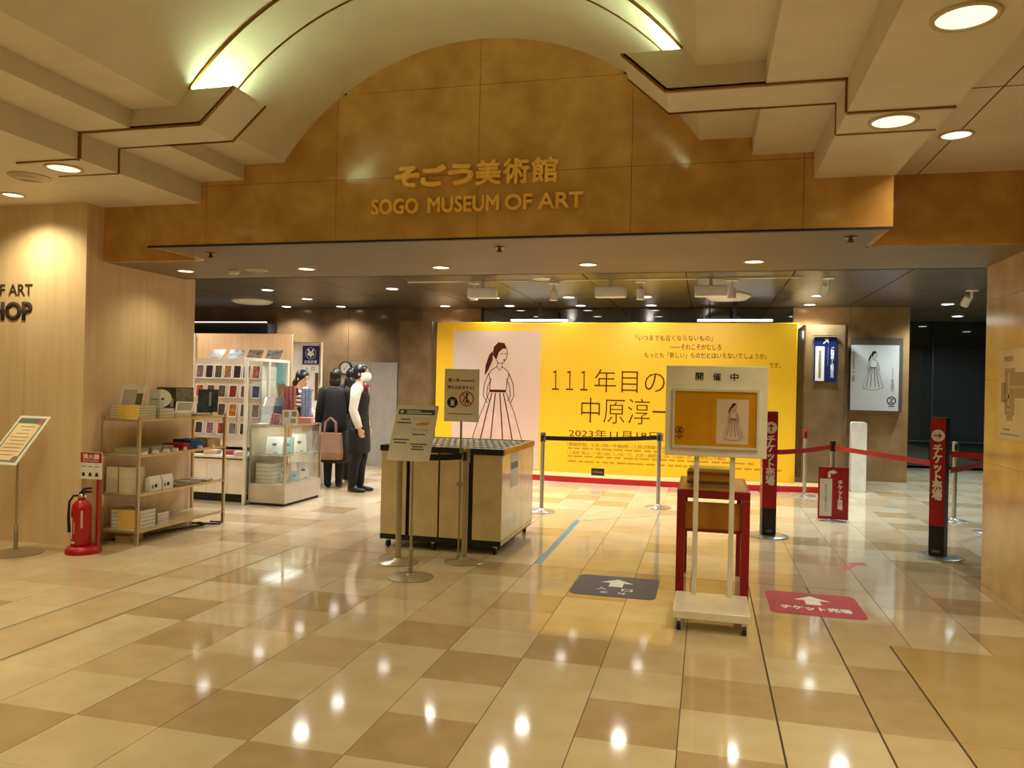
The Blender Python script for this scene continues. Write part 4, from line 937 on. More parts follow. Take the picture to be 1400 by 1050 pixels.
stand_item('card_stand', 'upright white card on the grey books', 'card', 0.10, 0.17, M('pale_card', (222, 226, 214), 0.4), (-4.83, 5.98, SZ[0]+0.0845), 0.2, 0.06, face=[('card_print', (-0.35, 0.35, 0.45, 0.5), m_inkgrey)])
t = thing('paper_fan', 'white round paper fan with printed marks beside the card', 'fan', (-4.90, 6.10, SZ[0]+0.0845), 0.3)
MB().prism([(0.095*math.cos(a_)+0, 0.095+0.085*math.sin(a_)) for a_ in [2*math.pi*k/18 for k in range(18)]], 0, 0.006).build('leaf', m_paper, t).rotation_euler = (-0.3, 0.25, 0)
e = MB().prism([(-0.03, 0.08), (-0.01, 0.085), (-0.012, 0.10), (-0.03, 0.10)], -0.002, 0.0).prism([(0.01, 0.08), (0.03, 0.085), (0.028, 0.105), (0.01, 0.10)], -0.002, 0).build('mark_print', m_inkblack, t); e.rotation_euler = (-0.3, 0.25, 0)
MB().box(-0.04, 0.04, 0.0, 0.05, 0, 0.008).build('foot', m_paper, t)
stand_item('photo_display', 'tall dark photo panel with flowers at back of top shelf', 'picture', 0.36, 0.27, m_olive, (-5.00, 6.47, SZ[0]+0.001), 0.9, 0.08, face=[('grey_page', (0.05, 0.49, 0.02, 0.97), M('grey_photo', (158, 152, 136), 0.3, c2=(120, 116, 104), scale=18)), ('bloom', (-0.36, -0.26, 0.72, 0.88), M('bloom_print', (176, 168, 124), 0.5)), ('bloom', (-0.2, -0.1, 0.6, 0.78), M('bloom_print', (176, 168, 124), 0.5)), ('bloom', (-0.1, -0.02, 0.3, 0.6), M('bloom_print', (176, 168, 124), 0.5))])
t = thing('small_frame', 'small white picture frame lying on cream books', 'frame', (-4.80, 6.35, SZ[0]+0.0445), 0.5)
MB().box(-0.08, 0.08, 0, 0.014, 0, 0.014).box(-0.08, 0.08, 0, 0.014, 0.106, 0.12).box(-0.08, -0.066, 0, 0.014, 0.014, 0.106).box(0.066, 0.08, 0, 0.014, 0.014, 0.106).build('border', m_paper, t).rotation_euler = (-0.7, 0, 0)
MB().box(-0.066, 0.066, 0.004, 0.010, 0.014, 0.106).build('picture', M('taupe_print', (150, 130, 104), 0.4), t).rotation_euler = (-0.7, 0, 0)
stand_item('wrapped_book', 'dark teal book in clear wrap at far end of top shelf', 'book', 0.19, 0.27, M('teal_cover', (46, 62, 66), 0.15, c2=(70, 84, 86), scale=14), (-4.84, 6.76, SZ[0]+0.001), 0.55, 0.35, face=[('gleam', (0.05, 0.16, 0.35, 0.9), M('painted_gleam', (150, 160, 158), 0.2)), ('tag', (0.25, 0.5, 0.0, 0.10), m_paper)])  # pale strip on the cover is a painted gleam of the wrap
# second shelf
for k, y in enumerate((5.79, 5.96, 6.12)):
    item('goods_box', 'flat grey goods box on second shelf, %s from the extinguisher' % ORD[k], 'box', MB().box(-0.12, 0.12, -0.07, 0.07, 0, 0.05), M('goods_grey%d' % k, (176-8*k, 168-8*k, 140-6*k), 0.4), (-4.90, y, SZ[1]), 0.05*k, 'flat boxes on the second shelf')
for k, y in enumerate((5.72, 5.86, 6.00, 6.12, 6.24, 6.47, 6.66)):
    item('price_card', 'white price card on front edge of second shelf, %s from the near end' % ORD[k], 'card', MB().prism([(-0.03, 0), (0.0, 0), (-0.022, 0.03)], -0.03, 0.03), m_paper, (-4.725, y, SZ[1]), -math.pi/2, 'price cards on the second shelf', 0)
def cloth(name, label, w_, d_, h_, mat, loc, rz):
    t = thing(name, label, 'cloth', loc, rz)
    for k in range(3):
        q = MB().prism(rrect(-w_/2+0.006*k, w_/2-0.004*k, 0, h_/3*0.96, h_/7, 3), -d_/2+0.006*k, d_/2-0.006*k); q.v = [(x, y, z+k*h_/3) for x, y, z in q.v]
        q.build('fold', mat, t)
cloth('folded_scarf', 'red folded scarf on the second shelf', 0.22, 0.16, 0.06, M('crimson_cloth', (170, 24, 40), 0.7), (-4.84, 6.30, SZ[1]), 0.2)
cloth('folded_scarf', 'blue folded scarf beside the red one on second shelf', 0.24, 0.19, 0.085, M('blue_cloth', (30, 92, 150), 0.7), (-4.86, 6.50, SZ[1]), -0.1)
t = thing('tan_box', 'open tan cardboard box at far end of second shelf', 'box', (-4.87, 6.74, SZ[1]))
MB().box(-0.13, 0.13, -0.10, 0.10, 0, 0.006).box(-0.13, -0.124, -0.10, 0.10, 0.006, 0.075).box(0.124, 0.13, -0.10, 0.10, 0.006, 0.075).box(-0.124, 0.124, -0.10, -0.094, 0.006, 0.075).box(-0.124, 0.124, 0.094, 0.10, 0.006, 0.075).build('tray', M('cardboard', (186, 148, 96), 0.7), t)
# third shelf
for k, (y, z, w_, h_) in enumerate(((5.76, 0, 0.26, 0.12), (5.76, 0.1205, 0.25, 0.10), (5.95, 0, 0.14, 0.10))):
    t = thing('carton', ['white carton at near end of third shelf, lower one', 'white carton stacked on another at near end of third shelf', 'small white carton beside the stacked cartons on third shelf'][k], 'box', (-4.93, y, SZ[2]+z), 0, 'white cartons on the third shelf')
    bevel(MB().box(-w_/2, w_/2, -0.085, 0.085, 0, h_).build('carton_body', M('carton_white', (216, 206, 178), 0.55), t), 0.003); MB().box(-0.004, 0.004, -0.0862, 0.0862, 0.002, h_+0.0008).build('tape_seam', m_inkgrey, t)
for k, y in enumerate((5.90, 6.06)):
    t = thing('gift_bag', ['white printed gift bag standing at front of third shelf, nearer one', 'white printed gift bag standing at front of third shelf, farther one'][k], 'bag', (-4.76, y, SZ[2]), 0, 'gift bags on the third shelf')
    q = MB(); q.rings([[(-0.03, -0.07, 0), (0.03, -0.07, 0), (0.03, 0.07, 0), (-0.03, 0.07, 0)], [(-0.03, -0.07, 0.08), (0.03, -0.07, 0.08), (0.03, 0.07, 0.08), (-0.03, 0.07, 0.08)], [(-0.008, -0.075, 0.13), (0.008, -0.075, 0.13), (0.008, 0.075, 0.13), (-0.008, 0.075, 0.13)]]); q.build('pouch', m_paper, t)
    MB().prism(circ(0.0, 0.045, 0.018, 10), 0.0305, 0.0315, 'x').build('print_dot', m_inkblack, t); MB().prism([(-0.05, 0.02), (-0.03, 0.03), (-0.035, 0.06), (-0.055, 0.05)], 0.0305, 0.0315, 'x').build('print_mark', m_inkgrey, t)
for k, (y, c) in enumerate(((6.27, (150, 134, 96)), (6.46, (178, 164, 126)), (6.65, (160, 140, 98)))):
    t = thing('flat_pouch', 'flat tan pouch on third shelf, %s from the gift bags' % ORD[k], 'pouch', (-4.86, y, SZ[2]), 0.1*k, 'flat pouches on the third shelf')
    bevel(MB().box(-0.13, 0.13, -0.08, 0.08, 0, 0.016).build('pouch', M('pouch%d' % k, c, 0.6), t), 0.006); MB().box(-0.05, 0.05, -0.02, 0.03, 0.016, 0.018).build('pouch_label', m_paper, t)
# cable and small box on floor
item('cardboard_box', 'small beige box on floor under the glass shelf', 'box', MB().box(-0.07, 0.07, -0.10, 0.10, 0, 0.06), M('carton_beige', (196, 170, 120), 0.6), (-4.93, 5.82, 0), 0.1)
ca = MB().tube([(-5.05, 5.75, 0.012), (-4.95, 6.0, 0.010), (-4.88, 6.3, 0.010), (-4.80, 6.55, 0.010), (-4.78, 6.68, 0.010), (-4.86, 6.72, 0.012), (-4.88, 6.62, 0.022), (-4.78, 6.62, 0.024), (-4.66, 6.74, 0.012), (-4.70, 6.84, 0.010), (-4.80, 6.78, 0.018)], 0.008, 8).build('power_cable', m_black); tag(ca, 'black power cable looped on floor under the glass shelf', 'cable')

# ================================================================ SHOWCASE
VX0, VX1, VY0, VY1, VH = -5.12, -4.65, 7.94, 8.78, 0.93
vc = thing('showcase', 'glass showcase on grey base with metal frame in the shop', 'showcase', ((VX0+VX1)/2, (VY0+VY1)/2, 0)); vx, vy = (VX1-VX0)/2, (VY1-VY0)/2
m_case = M('showcase_grey', (196, 184, 168), 0.4); m_alu = M('aluminium', (186, 182, 172), 0.3, 0.9)
MB().box(-vx+0.015, vx-0.015, -vy+0.015, vy-0.015, 0, 0.03).build('plinth', m_dark, vc)
bevel(MB().box(-vx, vx, -vy, vy, 0.03, 0.20).build('base_box', m_case, vc), 0.003)
MB().box(-vx+0.003, vx-0.003, -vy+0.003, vy-0.003, 0.20, 0.245).build('base_lip', m_case, vc)
for x in (-vx, vx-0.02):
    for y in (-vy, vy-0.02): MB().box(x, x+0.02, y, y+0.02, 0.245, VH).build('frame_post', m_alu, vc)
for x in (-vx, vx-0.02): MB().box(x, x+0.02, -vy+0.02, vy-0.02, VH-0.02, VH).build('frame_rail', m_alu, vc)
for y in (-vy, vy-0.02): MB().box(-vx+0.02, vx-0.02, y, y+0.02, VH-0.02, VH).build('frame_rail', m_alu, vc)
MB().box(-vx+0.02, vx-0.02, -vy+0.02, vy-0.02, VH-0.012, VH-0.004).build('glass_top', m_glass, vc)
MB().box(-vx+0.02, vx-0.02, -vy+0.006, -vy+0.011, 0.245, VH-0.02).build('glass_pane', m_glass, vc)
for a, b in ((-vy+0.02, -0.002), (0.002, vy-0.02)): MB().box(vx-0.011, vx-0.006, a, b, 0.245, VH-0.02).build('glass_pane', m_glass, vc)
MB().box(-vx+0.02, vx-0.02, -vy+0.05, vy-0.02, 0.565, 0.573).build('glass_shelf', M('shelf_glass_tint', (170, 180, 172), 0.1, alpha=0.55), vc)
MB().box(-vx+0.004, -vx+0.012, -vy+0.02, vy-0.02, 0.245, VH-0.02).build('rear_panel', M('showcase_rear', (176, 158, 128), 0.5), vc)
for k in range(5):
    book(0.21, 0.27, 0.046, m_book_w, (-4.965, 8.14, 0.246+0.046*k), 'thick white book at bottom of the showcase, %s of five' % pos[k], 0.02*(k % 2), 'white books inside the showcase')
def certificate(label, loc, rz, tilt, w_=0.15, h_=0.20, col=None):
    t = thing('display_card', label, 'card', loc, rz)
    o = MB().box(-w_/2, w_/2, 0, 0.008, 0, h_).build('backing', M('tan_card', (176, 140, 100), 0.5), t); o.rotation_euler = (-tilt, 0, 0)
    s_ = MB().box(-w_/2+0.004, w_/2-0.004, -0.0012, 0, 0.004, h_-0.004).build('sheet', col or m_paper, o)
    MB().box(-0.025, 0.02, -0.002, -0.0012, h_*0.48, h_*0.62).box(0.0, 0.04, -0.002, -0.0012, h_*0.08, h_*0.12).build('sheet_print', M('blue_grey_print', (90, 110, 120), 0.5), o)
    q = MB().prism([(0.0, 0), (0.09, 0), (0.09, 0.004), (0.0, 0.004)], -0.03, 0.03, 'x'); q.v = [(x, y+0.01, z) for x, y, z in q.v]; q.build('foot', m_alu, t)
m_aqua = M('aqua_card', (150, 188, 188), 0.4)
certificate('white card with tan edge, left on upper showcase shelf', (-4.90, 8.10, 0.574), 0.35, 0.45, 0.20, 0.23)
certificate('aqua card beside the left white card on upper showcase shelf', (-4.80, 8.24, 0.574), 0.45, 0.40, 0.14, 0.21, m_aqua)
certificate('white card at right on upper showcase shelf', (-4.76, 8.46, 0.574), 0.7, 0.40, 0.17, 0.24)
certificate('tall tan-edged card beside the books in showcase', (-4.80, 8.17, 0.246), 0.3, 0.30, 0.12, 0.22)
certificate('aqua card lying low in front of the showcase', (-4.74, 8.32, 0.246), 0.6, 0.9, 0.12, 0.17, m_aqua)
certificate('white card at right of the lower showcase floor', (-4.75, 8.56, 0.246), 0.8, 0.40, 0.14, 0.21)
area('showcase_lamp', (-4.9, 8.35, VH-0.03), 2.2, (0.95, 1.0, 0.92), 0.3, 0.6, (0, 0, 0))
# white glazed partition beside the showcase
gp = thing('glazed_partition', 'tall white-framed glass partition on left side of the showcase', 'partition', (-5.15, 8.36, 0)); 
for y in (-0.46, -0.0, 0.44): bevel(MB().box(-0.018, 0.018, y-0.018, y+0.018, 0, 1.70).build('frame_post', m_white, gp), 0.003)
for a, b in ((-0.442, -0.018), (0.018, 0.422)):
    MB().box(-0.018, 0.018, a, b, 1.665, 1.70).build('frame_rail', m_white, gp); MB().box(-0.018, 0.018, a, b, 0.0, 0.04).build('frame_rail', m_white, gp)
    MB().box(-0.003, 0.003, a, b, 0.04, 1.665).build('pane', m_glass, gp)
# goods on top of showcase
def col(name, c, r=0.5, **k): return M(name, c, r, **k)
t = thing('brochure_rack', 'clear wire rack of grey postcards on the showcase', 'rack', (-4.97, 8.12, VH), 0.15)
for k in range(3):
    MB().box(-0.12, 0.12, -0.02, 0.06, 0.10*k, 0.10*k+0.004).build('tier', m_chrome, t).location = (0, 0.06*k, 0)
for x in (-0.122, 0.122): MB().tube([(x, -0.02, 0.0), (x, 0.17, 0.30)], 0.004, 6).build('rack_side', m_chrome, t)
cc = [(206, 212, 214), (92, 92, 100), (180, 190, 194), (60, 60, 70), (214, 208, 200), (120, 118, 130)]
for k in range(3):
    for j in range(2):
        c_ = MB().box(-0.05, 0.05, 0, 0.004, 0, 0.11).build('postcard', col('rack_card%d%d' % (k, j), cc[k*2+j]), t); c_.location = (-0.06+0.12*j, 0.0+0.06*k, 0.005+0.10*k); c_.rotation_euler = (-0.3, 0, 0)
def hang_cloth(label, mat, loc, w_, h_, rz):
    t = thing('hanging_towel', label, 'towel', loc, rz)
    q = MB(); N = 10
    front = [(-w_/2+w_*k/N, 0.012*math.sin(k*1.9)) for k in range(N+1)]
    q.prism(front + [(x, y+0.006) for x, y in reversed(front)], 0.03, h_, 'z').build('drape', mat, t)
    MB().tube([(-w_/2-0.01, 0.035, h_-0.02), (w_/2+0.01, 0.035, h_-0.02)], 0.006, 8).build('bar', m_chrome, t)
    MB().tube([(0, 0.05, 0), (0, 0.05, h_-0.02), (0, 0.035, h_-0.02)], 0.006, 8).build('stand_rod', m_chrome, t); MB().box(-0.05, 0.05, 0.0, 0.09, 0, 0.006).build('stand_foot', m_chrome, t)
hang_cloth('pink patterned towel hung on a stand on the showcase', col('pink_towel', (206, 138, 134), 0.8, c2=(180, 100, 104), scale=40), (-4.88, 8.40, VH), 0.15, 0.45, 0.4)
hang_cloth('blue patterned towel hung on a stand on the showcase', col('blue_towel', (126, 152, 188), 0.8, c2=(160, 180, 204), scale=40), (-4.80, 8.66, VH), 0.13, 0.42, 0.3)
stand_item('photo_card', 'white photo card standing at front of the showcase top', 'card', 0.17, 0.17, col('card_cream', (226, 220, 200)), (-4.74, 8.17, VH+0.001), 0.35, 0.2, face=[('photo', (0.1, 0.42, 0.55, 0.9), col('blue_grey_photo', (120, 132, 136))), ('photo', (-0.4, -0.1, 0.5, 0.9), col('sepia_photo', (170, 150, 116))), ('photo', (0.05, 0.4, 0.1, 0.4), col('sepia_photo', (170, 150, 116)))])
item('pink_box', 'pink flat gift box at right of the showcase top', 'box', MB().box(-0.08, 0.08, -0.07, 0.07, 0, 0.07), col('pink_box', (226, 150, 148)), (-4.74, 8.55, VH+0.0005), 0.3)
item('pink_pouch', 'rose patterned pouch leaning in the rack front on showcase', 'pouch', MB().prism([(-0.05, 0), (0.07, 0), (0.07, 0.12), (-0.02, 0.13)], 0, 0.03), col('rose_cloth', (206, 160, 168), 0.8, c2=(150, 90, 110), scale=50), (-4.86, 8.02, VH+0.0005), 0.3)
t = thing('yellow_fan', 'narrow yellow fan standing between the showcase goods', 'fan', (-4.76, 8.38, VH+0.0005), 0.5); MB().prism([(-0.015, 0), (0.025, 0), (0.02, 0.12), (-0.02, 0.20), (-0.045, 0.19), (-0.04, 0.10)], 0, 0.012).build('leaf', col('yellow_card', (222, 184, 40)), t); MB().box(-0.03, 0.03, -0.02, 0.03, 0, 0.006).build('foot', m_chrome, t)
item('card_holder', 'small white card lying by the showcase front edge', 'card', MB().box(-0.08, 0.08, -0.03, 0.03, 0, 0.012), m_paper, (-4.98, 7.99, VH+0.0005), 0.0)

# ================================================================ POSTCARD RACK UNIT
rk = thing('card_rack', 'white cabinet with postcard rack and oak back panel in shop', 'display rack', (-5.72, 8.45, 0))
for a, b in ((-0.58, -0.30), (-0.296, 0.0), (0.004, 0.28), (0.284, 0.53)): bevel(MB().box(a, b, -0.45, -0.43, 0.10, 0.50).build('cabinet_door', m_white, rk), 0.002)
MB().box(-0.58, 0.53, -0.43, 0.5, 0.10, 0.50).build('cabinet_body', m_white, rk)
MB().box(-0.58, 0.52, -0.40, 0.48, 0, 0.10).build('kick_plate', m_dark, rk)
bevel(MB().box(-0.60, 0.545, -0.47, 0.5, 0.52, 0.55).build('counter_top', m_white, rk), 0.003)
MB().box(-0.58, 0.53, -0.42, 0.5, 0.50, 0.52).build('shadow_gap', m_inkgrey, rk)
MB().box(-0.88, 0.53, 0.5, 0.54, 0.0, 2.045).build('back_panel', M('oak_back', (196, 160, 118), 0.5, c2=(186, 148, 106), scale=5, stretch=(4, 4, .3)), rk)
MB().box(-0.93, -0.88, 0.46, 0.54, 0, 2.045).build('edge_post', m_white, rk)
MB().box(-0.60, 0.36, 0.10, 0.115, 0.60, 1.70).build('rack_board', M('rack_board', (206, 192, 170), 0.4), rk)
for x in (-0.59, 0.34): MB().box(x, x+0.02, 0.115, 0.5, 0.55, 1.70).build('rack_side', m_white, rk)
rows = [(1.46, 0.17, [(140, 110, 110), (60, 40, 44), (86, 84, 62), (168, 112, 74), (48, 34, 34), (60, 48, 42), (160, 60, 56)]),
        (1.22, 0.16, [(214, 96, 36), (104, 84, 52), (96, 84, 70), (130, 24, 30), (110, 92, 80), (40, 62, 120)]),
        (0.98, 0.17, [(150, 120, 90), (120, 110, 96), (90, 70, 48), (190, 120, 40), (90, 84, 76), (140, 110, 96)]),
        (0.76, 0.15, [(70, 52, 44), (150, 96, 110), (180, 50, 56), (120, 110, 100), (40, 30, 34), (150, 130, 110)])]
names = {0: 'top', 1: 'second', 2: 'third', 3: 'lowest'}
for r, (z, h_, cs) in enumerate(rows):
    MB().box(-0.58, 0.53, 0.055, 0.10, z-0.012, z-0.006).build('card_ledge', M('clear_acrylic', (226, 226, 216), 0.1, alpha=0.55), rk)
    for k, c in enumerate(cs):
        x = -0.51+k*(1.0/(len(cs)-1))*0.80
        t = thing('postcard', 'art postcard in %s row of the rack, %s from the left' % (names[r], ORD[k]), 'postcard', (-5.72+x, 8.45+0.075, z-0.0055), 0, 'postcards in the rack')
        o = MB().box(-0.055, 0.055, 0, 0.004, 0, h_).build('sheet', m_paper, t); o.rotation_euler = (-0.12, 0, 0)
        MB().box(-0.047, 0.047, -0.001, 0, 0.008, h_-0.008).build('picture', M('pc_%d_%d' % (r, k), c, 0.3, c2=tuple(v*0.55 for v in c), scale=26), o)
for k in range(4):
    t = thing('art_book', 'tilted art book on top of the postcard rack, %s from the left' % ORD[k], 'book', (-5.72-0.36+0.27*k, 8.62, 1.7005), 0, 'art books on the rack top')
    o = MB().box(-0.10, 0.10, 0, 0.015, 0, 0.15).build('cover', M('artbook%d' % k, [(110, 104, 92), (52, 54, 56), (62, 50, 36), (70, 64, 60)][k], 0.2, c2=[(150, 146, 136), (150, 150, 146), (120, 100, 74), (120, 112, 104)][k], scale=20), t); o.rotation_euler = (-0.6, 0, 0)
    q = MB().box(-0.05, 0.05, 0.02, 0.10, 0, 0.004).build('stand', m_chrome, t)
MB().box(-0.62, 0.40, 0.115, 0.5, 1.70-0.01, 1.70).build('rack_top', m_white, rk)
for k, (x, y, w_, c) in enumerate(((-6.15, 8.10, 0.16, (196, 190, 184)), (-5.92, 8.14, 0.18, (60, 50, 50)), (-5.70, 8.08, 0.16, (200, 176, 150)), (-5.46, 8.12, 0.18, (150, 60, 60)), (-5.30, 8.05, 0.14, (214, 206, 190)))):
    t = thing('goods_box', 'small %s goods box on the cabinet counter below the postcards' % ['pale grey', 'dark brown', 'beige', 'dull red', 'cream'][k], 'box', (x, y, 0.5505), 0.1*k, 'goods on the cabinet counter')
    bevel(MB().box(-w_/2, w_/2, -0.07, 0.07, 0, 0.05).build('box_body', M('cg%d' % k, c, 0.45), t), 0.003); MB().box(-w_/2+0.002, w_/2-0.002, -0.071, 0.071, 0.035, 0.0505).build('box_lid', M('cgl%d' % k, tuple(min(255, v+20) for v in c), 0.45), t)
# aqua bag hanging behind the partition
item('aqua_bag', 'aqua paper bag seen through the white-framed partition', 'bag', MB().box(-0.10, 0.10, -0.03, 0.03, 0, 0.28), col('aqua_paper', (112, 178, 176)), (-5.36, 8.915, 1.40), 0.0)

# ================================================================ CASH COUNTER AND SIGNS AT THE BACK OF THE SHOP
cc_ = thing('cash_counter', 'low white cash counter behind the showcase', 'counter', (-5.31, 9.66, 0))
bevel(MB().box(-0.12, 0.10, -0.62, 0.55, 0.0, 0.84).build('counter_body', m_white, cc_), 0.004); bevel(MB().box(-0.14, 0.12, -0.64, 0.57, 0.84, 0.88).build('counter_top', m_case, cc_), 0.004)
t = thing('cash_register', 'black cash register with card terminal on the counter', 'register', (-5.31, 9.36, 0.8805), 1.57)
bevel(MB().box(-0.17, 0.17, -0.12, 0.12, 0, 0.10).build('drawer', m_black, t), 0.006); bevel(MB().prism([(-0.11, 0.10), (0.11, 0.10), (0.09, 0.17), (-0.11, 0.22)], -0.14, 0.14, 'x').build('keyboard', m_black, t), 0.005)
for x in (-0.06, 0.10): MB().tube([(x, 0.1, 0.2), (x, 0.1, 0.40)], 0.008, 8).build('display_pole', m_chrome, t)
MB().box(-0.10, 0.14, 0.08, 0.11, 0.36, 0.46).build('customer_display', m_black, t)
yp = thing('yen_sign_panel', 'tall white panel with navy yen sign behind the cashier', 'sign', (-6.0, 10.8, 0))
bevel(MB().box(-0.25, 0.25, 0, 0.05, 0, 2.04).build('panel', m_white, yp), 0.004)
for x in (-0.25, 0.235): MB().tube([(x, -0.01, 0), (x, -0.01, 2.04)], 0.010, 8).build('edge_rod', m_chrome, yp)
MB().tube([(-0.25, -0.01, 2.03), (0.235, -0.01, 2.03)], 0.010, 8).build('edge_rod', m_chrome, yp)
ns = MB().box(-0.065, 0.215, -0.012, 0, 1.70, 1.985).build('navy_plate', m_navy, yp)
q = MB(); ringpoly(q, 0.075, 1.87, 0.083, 0.088, -0.013, -0.012); q.build('ring_mark', m_inkwhite, ns)
txt('¥', (0.02, 0.13, 1.815, 1.93), m_inkwhite, ns, -0.012, 0.001, 0, fat=0.006); txt('お会計場', (-0.03, 0.18, 1.715, 1.765), m_inkwhite, ns, -0.012, 0.001, 0.01)
ep = MB().box(-0.065, 0.215, -0.008, 0, 1.59, 1.68).build('entry_plate', m_paper, yp); txt('入', (-0.02, 0.04, 1.61, 1.66), m_inkblack, ep, -0.008, 0.001, 0.02); txt('口', (0.09, 0.145, 1.612, 1.658), m_inkblack, ep, -0.008, 0.001, 0.02)
MB().box(0.155, 0.205, -0.01, 0, 1.15, 1.57).build('brown_strip', M('brown_strip', (96, 56, 28), 0.5), yp)
wp = thing('white_partition', 'plain grey-white partition panel behind the standing attendant', 'partition', (-5.64, 12.35, 0)); bevel(MB().box(-0.58, -0.002, 0, 0.05, 0, 1.79).build('panel', M('partition_white', (158, 150, 140), 0.5), wp), 0.004); bevel(MB().box(0.002, 0.50, 0, 0.05, 0, 1.79).build('panel', M('partition_white', (158, 150, 140), 0.5), wp), 0.004)
p = AY(471, 503, 12.30); t = thing('wall_clock', 'round wall clock with dark rim on the white partition', 'clock', (p.x, 12.345, p.z))
q = MB(); nn = 28; q.rings([[(r*math.cos(2*math.pi*i/nn), y, r*math.sin(2*math.pi*i/nn)) for i in range(nn)] for r, y in ((0.125, 0), (0.125, -0.03), (0.10, -0.035), (0.095, -0.015))], cap=False); q.build('rim', m_joint, t, True)
MB().prism(circ(0, 0, 0.10), -0.012, 0).build('dial', m_paper, t); MB().stroke([(0, 0), (-0.035, -0.035)], 0.012, -0.015, -0.013).build('hour_hand', m_inkblack, t); MB().stroke([(0, 0), (0.045, 0.055)], 0.008, -0.017, -0.015).build('minute_hand', m_inkblack, t)

# ================================================================ PEOPLE
def person(label, loc, rz, h=1.65, hair='bun', arms=None, bend=0.0, stride=0.0, head_turn=0.0):
    """figure facing local -y; returns the empty, fit function and scale"""
    k = h/1.65
    t = thing('person', label, 'person', loc, rz)
    t.scale = (k, k, k)
    def B(p):
        p = Vector(p)
        if bend and p.z > 0.92: p = Vector((0, 0, 0.92)) + Matrix.Rotation(bend, 3, 'X') @ (p-Vector((0, 0, 0.92)))
        return p
    def ring(z, rx, ry, cy=0.0, n=18): return [B((rx*math.cos(2*math.pi*i/n), cy+ry*math.sin(2*math.pi*i/n), z)) for i in range(n)]
    arms = arms or {}
    A = {}
    for s in (-1, 1):
        e, wv = arms.get(s, ((0.205, 0.03, 1.08), (0.20, -0.03, 0.85)))
        A[s] = [B((s*0.155, 0, 1.345)), B((s*e[0], e[1], e[2])), B((s*wv[0], wv[1], wv[2]))]
    m = MB()
    m.rings([ring(z, a, b, c) for z, a, b, c in ((0.78, 0.13, 0.10, 0.01), (0.86, 0.165, 0.115, 0.01), (0.93, 0.155, 0.11, 0.005), (1.04, 0.118, 0.09, 0), (1.15, 0.135, 0.10, -0.005), (1.24, 0.148, 0.108, -0.01), (1.32, 0.158, 0.085, 0), (1.375, 0.12, 0.065, 0.008), (1.40, 0.06, 0.052, 0.01), (1.44, 0.048, 0.05, 0.0), (1.50, 0.047, 0.052, -0.008))])
    # legs and feet
    LG = {}
    for s in (-1, 1):
        f = stride*s
        hip, kn, an = Vector((s*0.085, 0, 0.84)), Vector((s*0.082, -0.015-f*0.5, 0.45)), Vector((s*0.078, 0.03-f, 0.085))
        LG[s] = (hip, kn, an)
        m.tube([hip, hip.lerp(kn, 0.5), kn+Vector((0,0,0.03)), kn-Vector((0,0.0,0.04)), kn.lerp(an, 0.35)+Vector((0, 0.015, 0)), an], [0.088, 0.072, 0.054, 0.050, 0.052, 0.033], 14)
        m.tube([an+Vector((0, 0.035, -0.03)), an+Vector((0, -0.02, -0.035)), an+Vector((0, -0.10, -0.052)), an+Vector((0, -0.165, -0.062))], [(0.03, 0.035), (0.036, 0.04), (0.042, 0.026), (0.028, 0.014)], 12)
    for s in (-1, 1):
        sh_, el, wr_ = A[s]
        m.tube([sh_+Vector((-s*0.03, 0, 0.0)), sh_, sh_.lerp(el, 0.4), el, el.lerp(wr_, 0.35), wr_], [0.045, 0.05, 0.043, 0.036, 0.036, 0.024], 12)
        d = (wr_-el).normalized(); sd = Vector((0, -1, 0)) if abs(d.y) < 0.8 else Vector((-s, 0, 0))
        sd = (sd - d*sd.dot(d)).normalized(); nn_ = d.cross(sd).normalized()
        pal = wr_+d*0.075
        m.tube([wr_, wr_+d*0.03, pal, pal+d*0.012], [(0.024, 0.02), (0.03, 0.016), (0.038, 0.014), (0.034, 0.012)] if True else 0, 10)
        for q, (off, ln) in enumerate(((0.030, 0.062), (0.010, 0.072), (-0.010, 0.068), (-0.029, 0.052))):
            b0 = pal+sd*off; b1 = b0+d*ln*0.45+nn_*(-s*0.004); b2 = b0+d*ln*0.85+nn_*(s*0.018)
            m.tube([b0-d*0.012, b0, b1, b2], [0.0095, 0.0095, 0.009, 0.0075], 8)
        th = wr_+d*0.03+sd*0.026; m.tube([th-sd*0.012, th+sd*0.014+d*0.02, th+sd*0.022+d*0.048], [0.011, 0.0105, 0.0085], 8)
    # head
    HT = Matrix.Rotation(head_turn, 3, 'Z'); hc = Vector((0, -0.012, 1.545))
    def HP(p): return B(hc + HT @ Vector(p))
    st = len(m.v)
    hr = [(-0.115, 0.028, 0.032, -0.035), (-0.095, 0.048, 0.056, -0.028), (-0.06, 0.063, 0.076, -0.014), (-0.02, 0.071, 0.088, -0.004), (0.03, 0.075, 0.095, 0.004), (0.065, 0.069, 0.088, 0.008), (0.092, 0.050, 0.064, 0.010), (0.106, 0.022, 0.03, 0.01)]
    m.rings([[HP((a*math.cos(2*math.pi*i/18), c+b*math.sin(2*math.pi*i/18), z)) for i in range(18)] for z, a, b, c in hr])
    m.tube([HP((0, -0.083, 0.015)), HP((0, -0.095, -0.012)), HP((0, -0.103, -0.032)), HP((0, -0.088, -0.042))], [0.008, 0.010, 0.013, 0.008], 8)
    for s in (-1, 1): m.ell(HP((s*0.076, 0.008, -0.012)), 0.009, 0.018, 0.028, 8, 6)
    m.tube([HP((-0.018, -0.082, -0.064)), HP((0, -0.088, -0.064)), HP((0.018, -0.082, -0.064))], [0.006, 0.009, 0.006], 8)
    body = m.build('body', m_skin, t)
    rm = body.modifiers.new('remesh', 'REMESH'); rm.mode = 'VOXEL'; rm.voxel_size = 0.0085; rm.use_smooth_shade = True
